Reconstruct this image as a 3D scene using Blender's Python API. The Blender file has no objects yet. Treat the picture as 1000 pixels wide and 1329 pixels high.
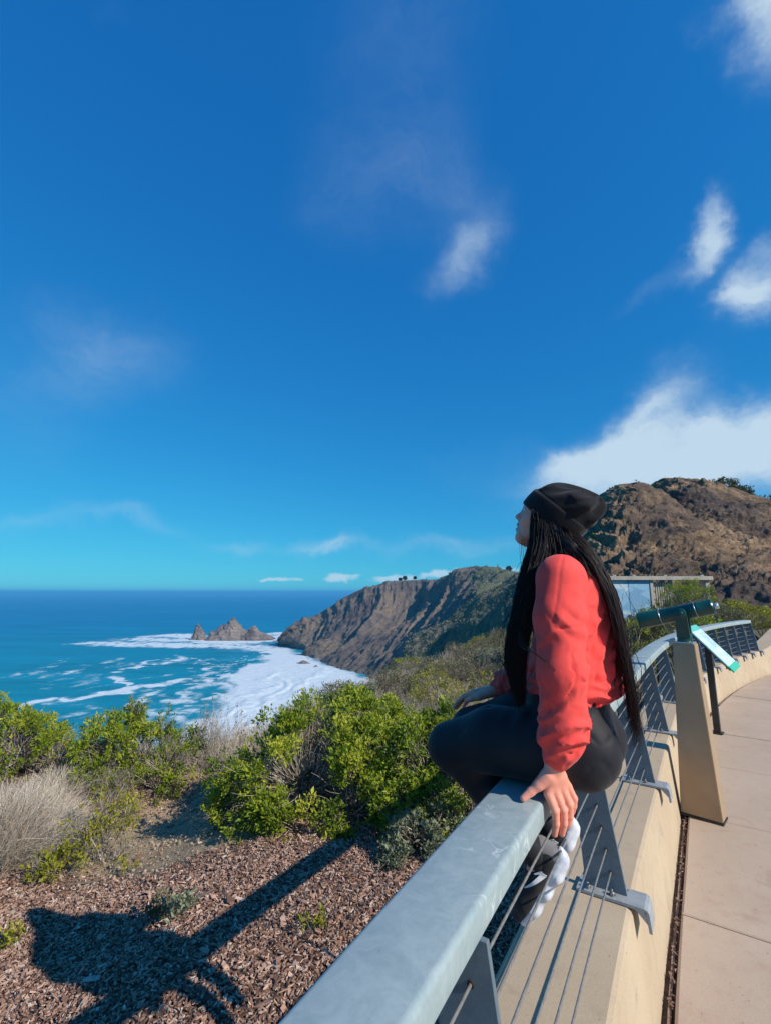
import bpy, bmesh, math, random
import numpy as np
from mathutils import Vector, Matrix

# ------------------------------------------------------------------ camera, sky, sun, exposure
S = bpy.context.scene
COL = S.collection
FPX = 600.0                                   # focal length in photograph pixels (1000 wide)
PITCH = math.atan(104.5 / 600.0)
cam_d = bpy.data.cameras.new('camera'); cam = bpy.data.objects.new('camera', cam_d); COL.objects.link(cam)
cam_d.sensor_fit = 'HORIZONTAL'; cam_d.sensor_width = 36.0; cam_d.lens = 36.0 * FPX / 1000.0
cam_d.clip_start = 0.02; cam_d.clip_end = 200000.0
cam.location = (0, 0, 0); cam.rotation_euler = (math.pi / 2 + PITCH, 0, 0)
S.camera = cam

SUN_AZ = math.radians(53)     # shadows run this far left of the view direction
SUN_EL = math.radians(34)
sun_to = Vector((math.sin(SUN_AZ) * math.cos(SUN_EL), -math.cos(SUN_AZ) * math.cos(SUN_EL), math.sin(SUN_EL)))
sd = bpy.data.lights.new('sun', 'SUN'); sun = bpy.data.objects.new('sun', sd); COL.objects.link(sun)
sd.energy = 4.3; sd.angle = math.radians(0.53); sd.color = (1.0, 0.93, 0.82)
sun.location = (20, -30, 40)
sun.rotation_euler = sun_to.to_track_quat('Z', 'Y').to_euler()

S.view_settings.view_transform = 'Standard'; S.view_settings.look = 'None'
S.view_settings.exposure = 0.26; S.view_settings.gamma = 1.0; S.view_settings.use_curve_mapping = False
S.render.engine = 'CYCLES'
S.cycles.max_bounces = 8; S.cycles.transparent_max_bounces = 12
S.cycles.use_denoising = True

def at_dir(x, y):
    r = (x - 500.0) / FPX; u = -(y - 664.5) / FPX
    return np.array([r, math.cos(PITCH) - u * math.sin(PITCH), math.sin(PITCH) + u * math.cos(PITCH)])
def at(x, y, Y):                  # world point on a sight line at forward distance Y (used to survey the place)
    d = at_dir(x, y); return d * (Y / d[1])
def at_z(x, y, Z):
    d = at_dir(x, y); return d * (Z / d[2])

world = bpy.data.worlds.new('World'); S.world = world; world.use_nodes = True

class NT:                                     # small helper to write node trees
    def __init__(self, tree):
        self.t = tree; self.n = tree.nodes; self.l = tree.links
    def new(self, kind, **kw):
        nd = self.n.new(kind)
        for k, v in kw.items():
            if k.startswith('i_'):
                nd.inputs[k[2:].replace('_', ' ')].default_value = v
            else:
                setattr(nd, k, v)
        return nd
    def set(self, nd, idx, v):
        if isinstance(v, bpy.types.NodeSocket): self.l.new(v, nd.inputs[idx])
        elif v is not None: nd.inputs[idx].default_value = v
    def math(self, op, a, b=None, c=None, clamp=False):
        nd = self.n.new('ShaderNodeMath'); nd.operation = op; nd.use_clamp = clamp
        self.set(nd, 0, a); self.set(nd, 1, b); self.set(nd, 2, c)
        return nd.outputs[0]
    def vmath(self, op, a, b=None, scale=None):
        nd = self.n.new('ShaderNodeVectorMath'); nd.operation = op
        self.set(nd, 0, a); self.set(nd, 1, b)
        if scale is not None: self.set(nd, 3, scale)
        return nd.outputs['Value'] if op in ('DOT_PRODUCT', 'LENGTH', 'DISTANCE') else nd.outputs[0]
    def noise(self, vec, scale, detail=4, rough=0.55, dist=0.0, color=False):
        nd = self.n.new('ShaderNodeTexNoise')
        if vec is not None: self.l.new(vec, nd.inputs['Vector'])
        nd.inputs['Scale'].default_value = scale; nd.inputs['Detail'].default_value = detail
        nd.inputs['Roughness'].default_value = rough; nd.inputs['Distortion'].default_value = dist
        return nd.outputs['Color' if color else 'Fac']
    def ramp(self, fac, stops, interp='LINEAR'):
        nd = self.n.new('ShaderNodeValToRGB'); nd.color_ramp.interpolation = interp
        el = nd.color_ramp.elements
        while len(el) < len(stops): el.new(0.5)
        for e, (p, c) in zip(el, stops):
            e.position = p
            e.color = (c, c, c, 1) if isinstance(c, (int, float)) else (c[0], c[1], c[2], 1)
        if fac is not None: self.l.new(fac, nd.inputs[0])
        return nd.outputs[0]
    def mix(self, fac, a, b, kind='MIX'):
        nd = self.n.new('ShaderNodeMix'); nd.data_type = 'RGBA'; nd.blend_type = kind
        self.set(nd, 0, fac)
        for i, v in ((6, a), (7, b)):
            if isinstance(v, bpy.types.NodeSocket): self.l.new(v, nd.inputs[i])
            else: nd.inputs[i].default_value = (v[0], v[1], v[2], 1)
        return nd.outputs[2]
    def smooth(self, v, a, b):
        nd = self.n.new('ShaderNodeMapRange'); nd.interpolation_type = 'SMOOTHSTEP'
        self.set(nd, 0, v); nd.inputs[1].default_value = a; nd.inputs[2].default_value = b
        return nd.outputs[0]
    def mapping(self, vec, loc=(0, 0, 0), rot=(0, 0, 0), scale=(1, 1, 1)):
        nd = self.n.new('ShaderNodeMapping')
        self.l.new(vec, nd.inputs[0]); nd.inputs[1].default_value = loc; nd.inputs[2].default_value = rot; nd.inputs[3].default_value = scale
        return nd.outputs[0]

# ---- sky: Nishita plus thin clouds fixed at their directions
W = NT(world.node_tree); W.n.clear()
wo = W.new('ShaderNodeOutputWorld'); bg = W.new('ShaderNodeBackground'); W.l.new(bg.outputs[0], wo.inputs[0])
sky = W.new('ShaderNodeTexSky'); sky.sky_type = 'NISHITA'; sky.sun_disc = False
sky.sun_elevation = SUN_EL; sky.sun_rotation = math.atan2(sun_to.x, sun_to.y)
sky.altitude = 70; sky.air_density = 1.0; sky.dust_density = 0.0; sky.ozone_density = 2.2
SKY_STRENGTH = 0.1
# the photograph's deep saturated blue: one response curve per channel over the whole sky
sep = W.new('ShaderNodeSeparateColor'); W.l.new(sky.outputs[0], sep.inputs[0]); cmb = W.new('ShaderNodeCombineColor')
for k_, (gain, gam) in enumerate(((0.100, 0.95), (0.495, 0.656), (0.715, 0.40))):
    v = W.math('POWER', W.math('MULTIPLY', sep.outputs[k_], SKY_STRENGTH), gam)
    W.l.new(W.math('MULTIPLY', v, gain / SKY_STRENGTH), cmb.inputs[k_])
tint = cmb.outputs[0]
geo = W.new('ShaderNodeTexCoord').outputs['Generated']
dirv = W.vmath('NORMALIZE', geo)
warp = W.vmath('SCALE', W.vmath('SUBTRACT', W.noise(dirv, 4.0, 6, 0.6, color=True), (0.5, 0.5, 0.5)), None, 0.21)
wdir = W.vmath('ADD', dirv, warp)
def cloud_blob(x, y, wx, wy, ang, dens, src=None):
    """soft elliptical patch of cloud round a direction; wx, wy are angular half sizes (about radians)"""
    d = at_dir(x, y); d = d / np.linalg.norm(d)
    rgt = np.array([d[1], -d[0], 0]); rgt /= np.linalg.norm(rgt); up = np.cross(rgt, d)
    a = math.radians(ang); ex = (rgt * math.cos(a) + up * math.sin(a)) / wx; ey = (-rgt * math.sin(a) + up * math.cos(a)) / wy
    v = W.vmath('SUBTRACT', src or wdir, tuple(d))
    px = W.vmath('DOT_PRODUCT', v, tuple(ex)); py = W.vmath('DOT_PRODUCT', v, tuple(ey)); pz = W.vmath('DOT_PRODUCT', v, tuple(d * 2.0))
    r2 = W.math('ADD', W.math('ADD', W.math('MULTIPLY', px, px), W.math('MULTIPLY', py, py)), W.math('MULTIPLY', pz, pz))
    g = W.math('POWER', 2.718, W.math('MULTIPLY', r2, -1.0))
    return W.math('MULTIPLY', g, dens)
BLOBS = [(890, 610, .22, .055, 4, 1.25), (1000, 590, .20, .075, 0, 1.1), (760, 610, .12, .035, 0, .5), (835, 545, .10, .040, 42, .75), (790, 590, .12, .045, 25, .6), (925, 560, .05, .05, 60, .45), (1010, 560, .10, .05, 10, .5),
         (918, 295, .042, .024, 62, .85), (900, 340, .05, .016, 58, .4), (945, 375, .042, .030, 65, 1.05), (985, 365, .05, .030, 38, 1.0), (1000, 300, .04, .02, 30, .5), (860, 365, .07, .025, 25, .25),
         (600, 320, .050, .042, 35, .42), (585, 365, .06, .04, 10, .34), (1000, 40, .035, .075, 0, 1.0), (985, 10, .04, .04, 30, .4),
         (130, 450, .14, .09, 20, .34), (480, 230, .14, .12, 30, .26), (600, 240, .08, .10, 20, .22), (520, 10, .16, .10, 0, .20), (60, 560, .12, .12, 0, .16), (420, 712, .12, .022, 0, .42), (310, 706, .05, .016, 4, .42), (430, 716, .035, .012, 0, .35), (600, 712, .16, .03, 0, .42), (180, 688, .12, .022, 0, .34), (40, 680, .08, .02, 0, .3), (620, 600, .16, .06, 10, .16)]
acc = None
for b in BLOBS:
    v = cloud_blob(*b); acc = v if acc is None else W.math('ADD', acc, v)
sc_dir = W.mapping(wdir, scale=(1, 1, 1.6))
n1 = W.math('ADD', W.math('MULTIPLY', W.noise(W.mapping(wdir, rot=(0, 0.5, 0.3), scale=(1, 1, 2.2)), 9.0, 10, 0.68), 0.6), W.math('MULTIPLY', W.noise(sc_dir, 4.5, 6, 0.6), 0.45))
wisps = W.smooth(W.math('MULTIPLY', acc, W.math('ADD', -0.12, W.math('MULTIPLY', n1, 2.45))), 0.04, 1.75)
cov = wisps
# small cumulus bank low over the sea
acc2 = None
pdir = W.vmath('ADD', dirv, W.vmath('SCALE', W.vmath('SUBTRACT', W.noise(dirv, 30.0, 5, 0.6, color=True), (0.5, 0.5, 0.5)), None, 0.014))
for b in [(372, 752, .045, .006, 0, 1.1), (443, 750, .040, .010, 0, 1.3), (515, 751, .05, .009, 0, 1.2), (570, 745, .045, .010, 0, 1.2), (345, 753, .02, .003, 0, .8), (640, 742, .08, .012, 0, 1.0)]:
    v = cloud_blob(*b, src=pdir); acc2 = v if acc2 is None else W.math('ADD', acc2, v)
n2 = W.noise(W.mapping(dirv, scale=(1, 1, 1.8)), 34.0, 5, 0.6)
puffs = W.smooth(W.math('ADD', W.math('MULTIPLY', W.math('SUBTRACT', n2, 0.5), 2.0), acc2), 0.32, 1.15)
puffs = W.math('MULTIPLY', puffs, W.smooth(acc2, 0.05, 0.4))
cov = W.math('MAXIMUM', cov, W.math('MULTIPLY', puffs, 0.80))
# the rest of the sky carries a few wisps of the same kind
rest = W.smooth(W.noise(W.mapping(dirv, scale=(1, 1, 2.0)), 2.3, 8, 0.6), 0.60, 0.85)
away = W.smooth(W.vmath('DOT_PRODUCT', dirv, (0.05, 0.97, 0.22)), 0.72, 0.45)
cov = W.math('MAXIMUM', cov, W.math('MULTIPLY', W.math('MULTIPLY', rest, away), 0.6))
skyc = W.mix(W.math('MULTIPLY', cov, 0.86, clamp=True), tint, (5.2, 6.4, 7.3))
W.l.new(skyc, bg.inputs[0]); bg.inputs[1].default_value = SKY_STRENGTH

# ------------------------------------------------------------------ helpers
rng = np.random.default_rng(7); random.seed(7)

def _h(ix, iy, iz, seed):
    h = (ix.astype(np.int64) * 374761393 + iy.astype(np.int64) * 668265263 + iz.astype(np.int64) * 2147483647 + seed * 974634777) & 0xFFFFFFFF
    h = ((h ^ (h >> 13)) * 1274126177) & 0xFFFFFFFF
    h = (h ^ (h >> 16)) & 0xFFFFFFFF
    h = (h * 2246822519) & 0xFFFFFFFF
    return ((h ^ (h >> 15)) & 0xFFFF) / 65535.0
def vnoise(p, seed=0):
    """value noise in [0,1] for an (N,3) array"""
    p = np.asarray(p, float); i = np.floor(p); f = p - i; f = f * f * f * (f * (f * 6 - 15) + 10)
    i = i.astype(np.int64); out = 0
    for dx in (0, 1):
        wx = f[:, 0] if dx else 1 - f[:, 0]
        for dy in (0, 1):
            wy = f[:, 1] if dy else 1 - f[:, 1]
            for dz in (0, 1):
                wz = f[:, 2] if dz else 1 - f[:, 2]
                out = out + wx * wy * wz * _h(i[:, 0] + dx, i[:, 1] + dy, i[:, 2] + dz, seed)
    return out
def fbm(p, oct=4, seed=0, gain=0.5, lac=2.03):
    p = np.asarray(p, float); a = 1.0; t = 0; s = 0
    for o in range(oct):
        s = s + a * vnoise(p * (lac ** o) + 17.3 * o, seed + o); t += a; a *= gain
    return s / t
def ridged(p, oct=4, seed=0, gain=0.5, lac=2.03):
    p = np.asarray(p, float); a = 1.0; t = 0; s = 0
    for o in range(oct):
        s = s + a * (1 - np.abs(2 * vnoise(p * (lac ** o) + 9.1 * o, seed + o) - 1)); t += a; a *= gain
    return s / t
def sstep(x, a, b):
    t = np.clip((x - a) / (b - a), 0, 1); return t * t * (3 - 2 * t)

def raw_mesh(name, V, F, mats=(), smooth=True, attrs=None, mi=None):
    V = np.asarray(V, np.float32); me = bpy.data.meshes.new(name)
    if isinstance(F, np.ndarray):
        k = F.shape[1]; nf = len(F)
        me.vertices.add(len(V)); me.vertices.foreach_set('co', V.ravel())
        me.loops.add(nf * k); me.loops.foreach_set('vertex_index', F.astype(np.int32).ravel())
        me.polygons.add(nf); me.polygons.foreach_set('loop_start', np.arange(0, nf * k, k, dtype=np.int32))
        me.polygons.foreach_set('loop_total', np.full(nf, k, np.int32))
    else:
        me.from_pydata([tuple(v) for v in V], [], [tuple(f) for f in F]); nf = len(me.polygons)
    me.update(calc_edges=True)
    me.polygons.foreach_set('use_smooth', np.full(nf, bool(smooth)))
    for m in (mats if isinstance(mats, (list, tuple)) else [mats]): me.materials.append(m)
    if mi is not None: me.polygons.foreach_set('material_index', np.asarray(mi, np.int32))
    for k_, a in (attrs or {}).items():
        at_ = me.attributes.new(k_, 'FLOAT', 'POINT'); at_.data.foreach_set('value', np.asarray(a, np.float32))
    return me
def link(name, me, parent=None, loc=(0, 0, 0), rotz=0.0, kind=None, label=None):
    o = bpy.data.objects.new(name, me); COL.objects.link(o); o.location = loc; o.rotation_euler[2] = rotz
    if parent is not None: o.parent = parent
    if kind: o['kind'] = kind
    if label: o['label'] = label
    return o
def tag(o, label, cat, group=None):
    o['label'] = label; o['category'] = cat
    if group: o['group'] = group
    return o
def thing(name, label, cat, loc=(0, 0, 0), rotz=0.0, group=None):
    o = bpy.data.objects.new(name, None); COL.objects.link(o); o.location = loc; o.rotation_euler[2] = rotz
    o.empty_display_size = 0.1
    return tag(o, label, cat, group)
def part(name, V, F, mat, parent, smooth=True, kind=None, label=None, attrs=None, mi=None, world=True, auto=None):
    """a mesh given in world coordinates, linked under its parent"""
    V = np.asarray(V, float)
    if world and parent is not None:
        q = parent; M = Matrix.Identity(4)
        chain = []
        while q is not None: chain.append(q); q = q.parent
        for q in reversed(chain): M = M @ Matrix.Translation(q.location) @ q.rotation_euler.to_matrix().to_4x4()
        Mi = np.array(M.inverted()); V = V @ Mi[:3, :3].T + Mi[:3, 3]
    me = raw_mesh(name, V, F, mat, smooth, attrs, mi)
    return link(name, me, parent, kind=kind, label=label)

class MB:                                     # collects simple solids into one mesh
    def __init__(self): self.V = []; self.F = []; self.n = 0; self.M = []
    def add(self, V, F, mi=0):
        V = np.asarray(V, float); self.V.append(V); self.F += [[i + self.n for i in f] for f in F]; self.M += [mi] * len(F); self.n += len(V)
    def box(self, c, size, R=None, bev=0.0, mi=0):
        bm = bmesh.new(); bmesh.ops.create_cube(bm, size=1.0)
        for v in bm.verts: v.co = Vector((v.co.x * size[0], v.co.y * size[1], v.co.z * size[2]))
        if bev > 0: bmesh.ops.bevel(bm, geom=list(bm.edges), offset=bev, segments=2, affect='EDGES', profile=0.6)
        self.bm(bm, c, R, mi)
    def bm(self, bm, c=(0, 0, 0), R=None, mi=0):
        bm.verts.index_update(); V = np.array([v.co[:] for v in bm.verts])
        if R is not None: V = V @ np.asarray(R).T
        self.add(V + np.asarray(c), [[v.index for v in f.verts] for f in bm.faces], mi); bm.free()
    def tube(self, P, r, seg=8, caps=True, mi=0, flat=1.0):
        P = np.asarray(P, float); n = len(P); r = np.full(n, r) if np.isscalar(r) else np.asarray(r, float)
        T = np.gradient(P, axis=0); T /= np.linalg.norm(T, axis=1)[:, None] + 1e-12
        ref = np.array([0, 0, 1.0]) if abs(T[0][2]) < 0.9 else np.array([1.0, 0, 0])
        V = []; u = np.cross(ref, T[0]); u /= np.linalg.norm(u)
        for i in range(n):
            u = u - T[i] * np.dot(u, T[i]); u /= np.linalg.norm(u) + 1e-12; w = np.cross(T[i], u)
            a = np.arange(seg) * 2 * math.pi / seg
            V.append(P[i] + r[i] * (np.cos(a)[:, None] * u + flat * np.sin(a)[:, None] * w))
        F = [[i * seg + j, i * seg + (j + 1) % seg, (i + 1) * seg + (j + 1) % seg, (i + 1) * seg + j] for i in range(n - 1) for j in range(seg)]
        if caps: F += [list(range(seg))[::-1], [(n - 1) * seg + j for j in range(seg)]]
        self.add(np.vstack(V), F, mi)
    def prism(self, poly, a, b, mi=0):
        """poly: list of 3-D points (planar ring) extruded from offset a to offset b (vectors)"""
        P = np.asarray(poly, float); k = len(P)
        F = [list(range(k))[::-1], [k + i for i in range(k)]] + [[i, (i + 1) % k, k + (i + 1) % k, k + i] for i in range(k)]
        self.add(np.vstack([P + a, P + b]), F, mi)
    def build(self, name, mat, parent=None, smooth=False, **kw):
        o = part(name, np.vstack(self.V), self.F, mat, parent, smooth, mi=self.M if isinstance(mat, (list, tuple)) else None, **kw)
        if smooth == 'auto':
            pass
        return o
def lathe(profile, seg=24):
    """(r, z) profile round the z axis"""
    V = []; F = []
    for r, z in profile:
        for j in range(seg):
            a = 2 * math.pi * j / seg; V.append((r * math.cos(a), r * math.sin(a), z))
    n = len(profile)
    for i in range(n - 1):
        for j in range(seg): F.append([i * seg + j, i * seg + (j + 1) % seg, (i + 1) * seg + (j + 1) % seg, (i + 1) * seg + j])
    F.append([(n - 1) * seg + j for j in range(seg)]); F.append([j for j in range(seg)][::-1])
    return np.array(V), F
def rot_to(d, up=(0, 0, 1)):
    """matrix whose z axis is d"""
    d = np.asarray(d, float); d /= np.linalg.norm(d); x = np.cross(up, d)
    if np.linalg.norm(x) < 1e-6: x = np.array([1.0, 0, 0])
    x /= np.linalg.norm(x); y = np.cross(d, x); return np.stack([x, y, d], axis=1)
def edge_smooth(o, deg=35):
    me = o.data
    me.polygons.foreach_set('use_smooth', np.ones(len(me.polygons), bool))
    bm = bmesh.new(); bm.from_mesh(me); c = math.radians(deg)
    for e in bm.edges:
        if len(e.link_faces) == 2 and e.calc_face_angle(0) > c: e.smooth = False
    bm.to_mesh(me); bm.free()
    return o
def grid_faces(nr, nc, wrap=False):
    i = np.arange(nr - 1)[:, None]; j = np.arange(nc if wrap else nc - 1)[None, :]
    a = i * nc + j; b = i * nc + (j + 1) % nc
    return np.stack([a, b, b + nc, a + nc], axis=-1).reshape(-1, 4)

# ------------------------------------------------------------------ materials
def material(name):
    m = bpy.data.materials.new(name); m.use_nodes = True; t = NT(m.node_tree); t.n.clear()
    out = t.new('ShaderNodeOutputMaterial'); p = t.new('ShaderNodeBsdfPrincipled'); t.l.new(p.outputs[0], out.inputs[0])
    t.p = p; t.out = out; t.obj = t.new('ShaderNodeTexCoord').outputs['Object']; t.pos = t.new('ShaderNodeNewGeometry').outputs['Position']
    return m, t
def bump(t, h, strength, dist=0.01, prev=None):
    b = t.new('ShaderNodeBump'); b.inputs['Strength'].default_value = strength; b.inputs['Distance'].default_value = dist
    t.l.new(h, b.inputs['Height'])
    if prev is not None: t.l.new(prev, b.inputs['Normal'])
    return b.outputs[0]
def simple(name, c1, c2, scale, rough=0.6, metal=0.0, bstr=0.0, bscale=None, bdist=0.003, spec=0.5, stops=(0.35, 0.68), detail=5):
    m, t = material(name)
    n = t.noise(t.pos, scale, detail, 0.6)
    t.l.new(t.ramp(n, [(stops[0], c1), (stops[1], c2)]), t.p.inputs['Base Color'])
    t.p.inputs['Roughness'].default_value = rough; t.p.inputs['Metallic'].default_value = metal
    t.p.inputs['Specular IOR Level'].default_value = spec
    if bstr: t.l.new(bump(t, t.noise(t.pos, bscale or scale * 6, 6, 0.65), bstr, bdist), t.p.inputs['Normal'])
    return m

def mat_galvanised(name, c1, c2, rough=0.5, scuffs=True):
    m, t = material(name)
    n = t.noise(t.pos, 7, 6, 0.65, 0.4); f = t.noise(t.pos, 55, 5, 0.7)
    col = t.mix(0.4, t.ramp(t.noise(t.pos, 17, 5, 0.7, 1.0), [(0.36, c1), (0.62, c2)]), t.ramp(f, [(0.3, c1), (0.75, c2)]))
    if scuffs:                                   # dried scuffs, bird lime and dark specks
        s = t.noise(t.mapping(t.pos, scale=(1, 1.6, 1)), 9.0, 3, 0.5, 1.6)
        band = t.math('SUBTRACT', 1.0, t.math('MULTIPLY', t.math('ABSOLUTE', t.math('SUBTRACT', s, 0.585)), 26.0), clamp=True)
        gate = t.smooth(t.noise(t.pos, 4.1, 2, 0.5), 0.50, 0.60)
        col = t.mix(t.math('MULTIPLY', t.math('MULTIPLY', band, gate), 0.75), col, (0.62, 0.68, 0.68))
        dk = t.smooth(t.noise(t.pos, 120, 3, 0.6), 0.69, 0.76)
        col = t.mix(t.math('MULTIPLY', dk, t.math('MULTIPLY', t.smooth(t.noise(t.pos, 5.3, 3, 0.5), 0.48, 0.62), 0.55)), col, (0.05, 0.06, 0.07))
    t.l.new(col, t.p.inputs['Base Color'])
    t.p.inputs['Metallic'].default_value = 0.0
    t.l.new(t.ramp(n, [(0.2, rough - 0.08), (0.8, rough + 0.12)]), t.p.inputs['Roughness'])
    t.l.new(bump(t, f, 0.12, 0.002), t.p.inputs['Normal'])
    return m
M = {}
M['galv'] = mat_galvanised('galvanised_steel', (0.235, 0.31, 0.325), (0.345, 0.415, 0.42))
M['plate'] = mat_galvanised('grey_post_steel', (0.085, 0.12, 0.15), (0.14, 0.18, 0.21), 0.55, False)
M['bracket'] = mat_galvanised('bracket_steel', (0.24, 0.26, 0.27), (0.36, 0.38, 0.39), 0.5, False)
M['cable'] = simple('stainless_cable', (0.17, 0.165, 0.16), (0.27, 0.265, 0.26), 60, 0.5, 0.3)
M['bolt'] = simple('bolt_steel', (0.25, 0.25, 0.25), (0.4, 0.4, 0.39), 120, 0.4, 0.8)
M['hole'] = simple('rusty_ferrule', (0.03, 0.022, 0.018), (0.10, 0.06, 0.04), 200, 0.6, 0.4)

def mat_concrete(name, c1, c2, c3, stain=0.5, pit=0.5):
    m, t = material(name)
    big = t.noise(t.pos, 1.3, 5, 0.6, 0.3); mid = t.noise(t.pos, 9, 6, 0.65); fine = t.noise(t.pos, 160, 4, 0.7)
    col = t.ramp(big, [(0.3, c1), (0.7, c2)])
    col = t.mix(t.math('MULTIPLY', t.smooth(mid, 0.5, 0.75), stain), col, c3)
    col = t.mix(0.22, col, t.ramp(fine, [(0.3, 0.25), (0.7, 0.75)]), 'OVERLAY')
    drip = t.smooth(t.noise(t.mapping(t.pos, scale=(9, 9, 0.7)), 1.0, 4, 0.6), 0.56, 0.74)
    col = t.mix(t.math('MULTIPLY', drip, stain * 0.9), col, c3)
    blot = t.smooth(t.noise(t.pos, 3.4, 3, 0.5, 1.2), 0.60, 0.70)
    col = t.mix(t.math('MULTIPLY', blot, stain * 0.55), col, (c3[0] * 0.75, c3[1] * 0.72, c3[2] * 0.7))
    sp = t.smooth(t.noise(t.pos, 70, 2, 0.5), 0.70, 0.76)
    col = t.mix(t.math('MULTIPLY', sp, pit), col, (0.10, 0.07, 0.05))
    t.l.new(col, t.p.inputs['Base Color']); t.p.inputs['Roughness'].default_value = 0.85
    t.p.inputs['Specular IOR Level'].default_value = 0.25
    b = bump(t, fine, 0.25, 0.002); t.l.new(bump(t, mid, 0.3, 0.006, b), t.p.inputs['Normal'])
    return m
M['wall'] = mat_concrete('tan_wall_concrete', (0.44, 0.335, 0.225), (0.52, 0.41, 0.285), (0.35, 0.275, 0.20), 0.5, 0.5)
M['slab'] = mat_concrete('pink_tan_paving', (0.43, 0.330, 0.250), (0.50, 0.390, 0.30), (0.42, 0.275, 0.215), 0.55, 0.6)
M['bed'] = simple('joint_dirt', (0.05, 0.035, 0.026), (0.16, 0.10, 0.065), 40, 0.95, 0, 0.4)
M['strip'] = simple('rotten_joint_board', (0.16, 0.09, 0.06), (0.36, 0.25, 0.19), 30, 0.9, 0, 0.5)
# ------------------------------------------------------------------ lookout line: reference curve under the railing posts
B_ = np.array([0.886, 2.115])
POST = {3: B_}
hd = [29, 30, 32, 34.0, 34.3, 35.5, 38, 41.5, 45, 48, 51]
STEP = 1.33
p_ = B_.copy()
for i, a in zip(range(4, 11), hd[3:10]):
    p_ = p_ + STEP * np.array([math.sin(math.radians(a)), math.cos(math.radians(a))]); POST[i] = p_.copy()
POST[11] = POST[10] + 1.20 * np.array([math.sin(math.radians(51)), math.cos(math.radians(51))])
p_ = B_.copy()
for i, a in zip((2, 1, 0, -1), (32, 30.5, 29, 28)):
    p_ = p_ - STEP * np.array([math.sin(math.radians(a)), math.cos(math.radians(a))]); POST[i] = p_.copy()
IDX = sorted(POST); CP = np.array([POST[i] for i in IDX]); I0 = IDX[0]; I1 = IDX[-1]
EXT = [CP[0] - (CP[1] - CP[0])] + list(CP) + [CP[-1] + 1.33 * np.array([math.sin(math.radians(52)), math.cos(math.radians(52))])]
for k in range(6): EXT.append(EXT[-1] + 1.33 * np.array([math.sin(math.radians(50 - 1.0 * k)), math.cos(math.radians(50 - 1.0 * k))]))
EXT = np.array(EXT)
def ref(q):
    """point, unit tangent, unit normal (towards the walkway) at post index q"""
    k = q - I0 + 1; i = int(np.clip(math.floor(k), 1, len(EXT) - 3)); f = k - i
    p0, p1, p2, p3 = EXT[i - 1], EXT[i], EXT[i + 1], EXT[i + 2]
    P = 0.5 * ((2 * p1) + (-p0 + p2) * f + (2 * p0 - 5 * p1 + 4 * p2 - p3) * f * f + (-p0 + 3 * p1 - 3 * p2 + p3) * f ** 3)
    T = 0.5 * ((-p0 + p2) + 2 * (2 * p0 - 5 * p1 + 4 * p2 - p3) * f + 3 * (-p0 + 3 * p1 - 3 * p2 + p3) * f * f)
    T = T / np.linalg.norm(T); return P, T, np.array([T[1], -T[0]])
def rp(q, n, z):
    P, T, N = ref(q); return np.array([*(P + N * n), z])
def sweep(qs, prof, close=True, caps=True):
    """profile of (n, z) swept along the reference curve; z may be a function of q"""
    V = []; k = len(prof)
    for q in qs:
        for n, z in prof: V.append(rp(q, n, z(q) if callable(z) else z))
    F = [[i * k + j, i * k + (j + 1) % k, (i + 1) * k + (j + 1) % k, (i + 1) * k + j] for i in range(len(qs) - 1) for j in range(k if close else k - 1)]
    if caps and close: F += [list(range(k)), [(len(qs) - 1) * k + j for j in range(k)][::-1]]
    return np.array(V), F
Z_RAIL = -0.58; Z_TOP = -1.20; Z_WALK = -1.65; GROUND0 = -2.3

# ---- low concrete wall
wall = thing('parapet_wall', 'low tan concrete wall carrying the cable railing along the walkway', 'wall', (*POST[0], Z_WALK))
def ztop(q): return Z_TOP + 0.33 * float(sstep(q, 11.05, 13.2))
qs = np.arange(-1.9, 16.6, 0.125)
def wq(a): return lambda q: ztop(q) + a
V, F = sweep(qs, [(-0.235, -2.9), (-0.235, wq(-0.012)), (-0.222, wq(0)), (0.088, wq(0)), (0.102, wq(-0.008)), (0.108, wq(-0.022)), (0.170, Z_WALK - 0.25)])
edge_smooth(part('wall_body', V, F, M['wall'], wall), 25)

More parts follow.
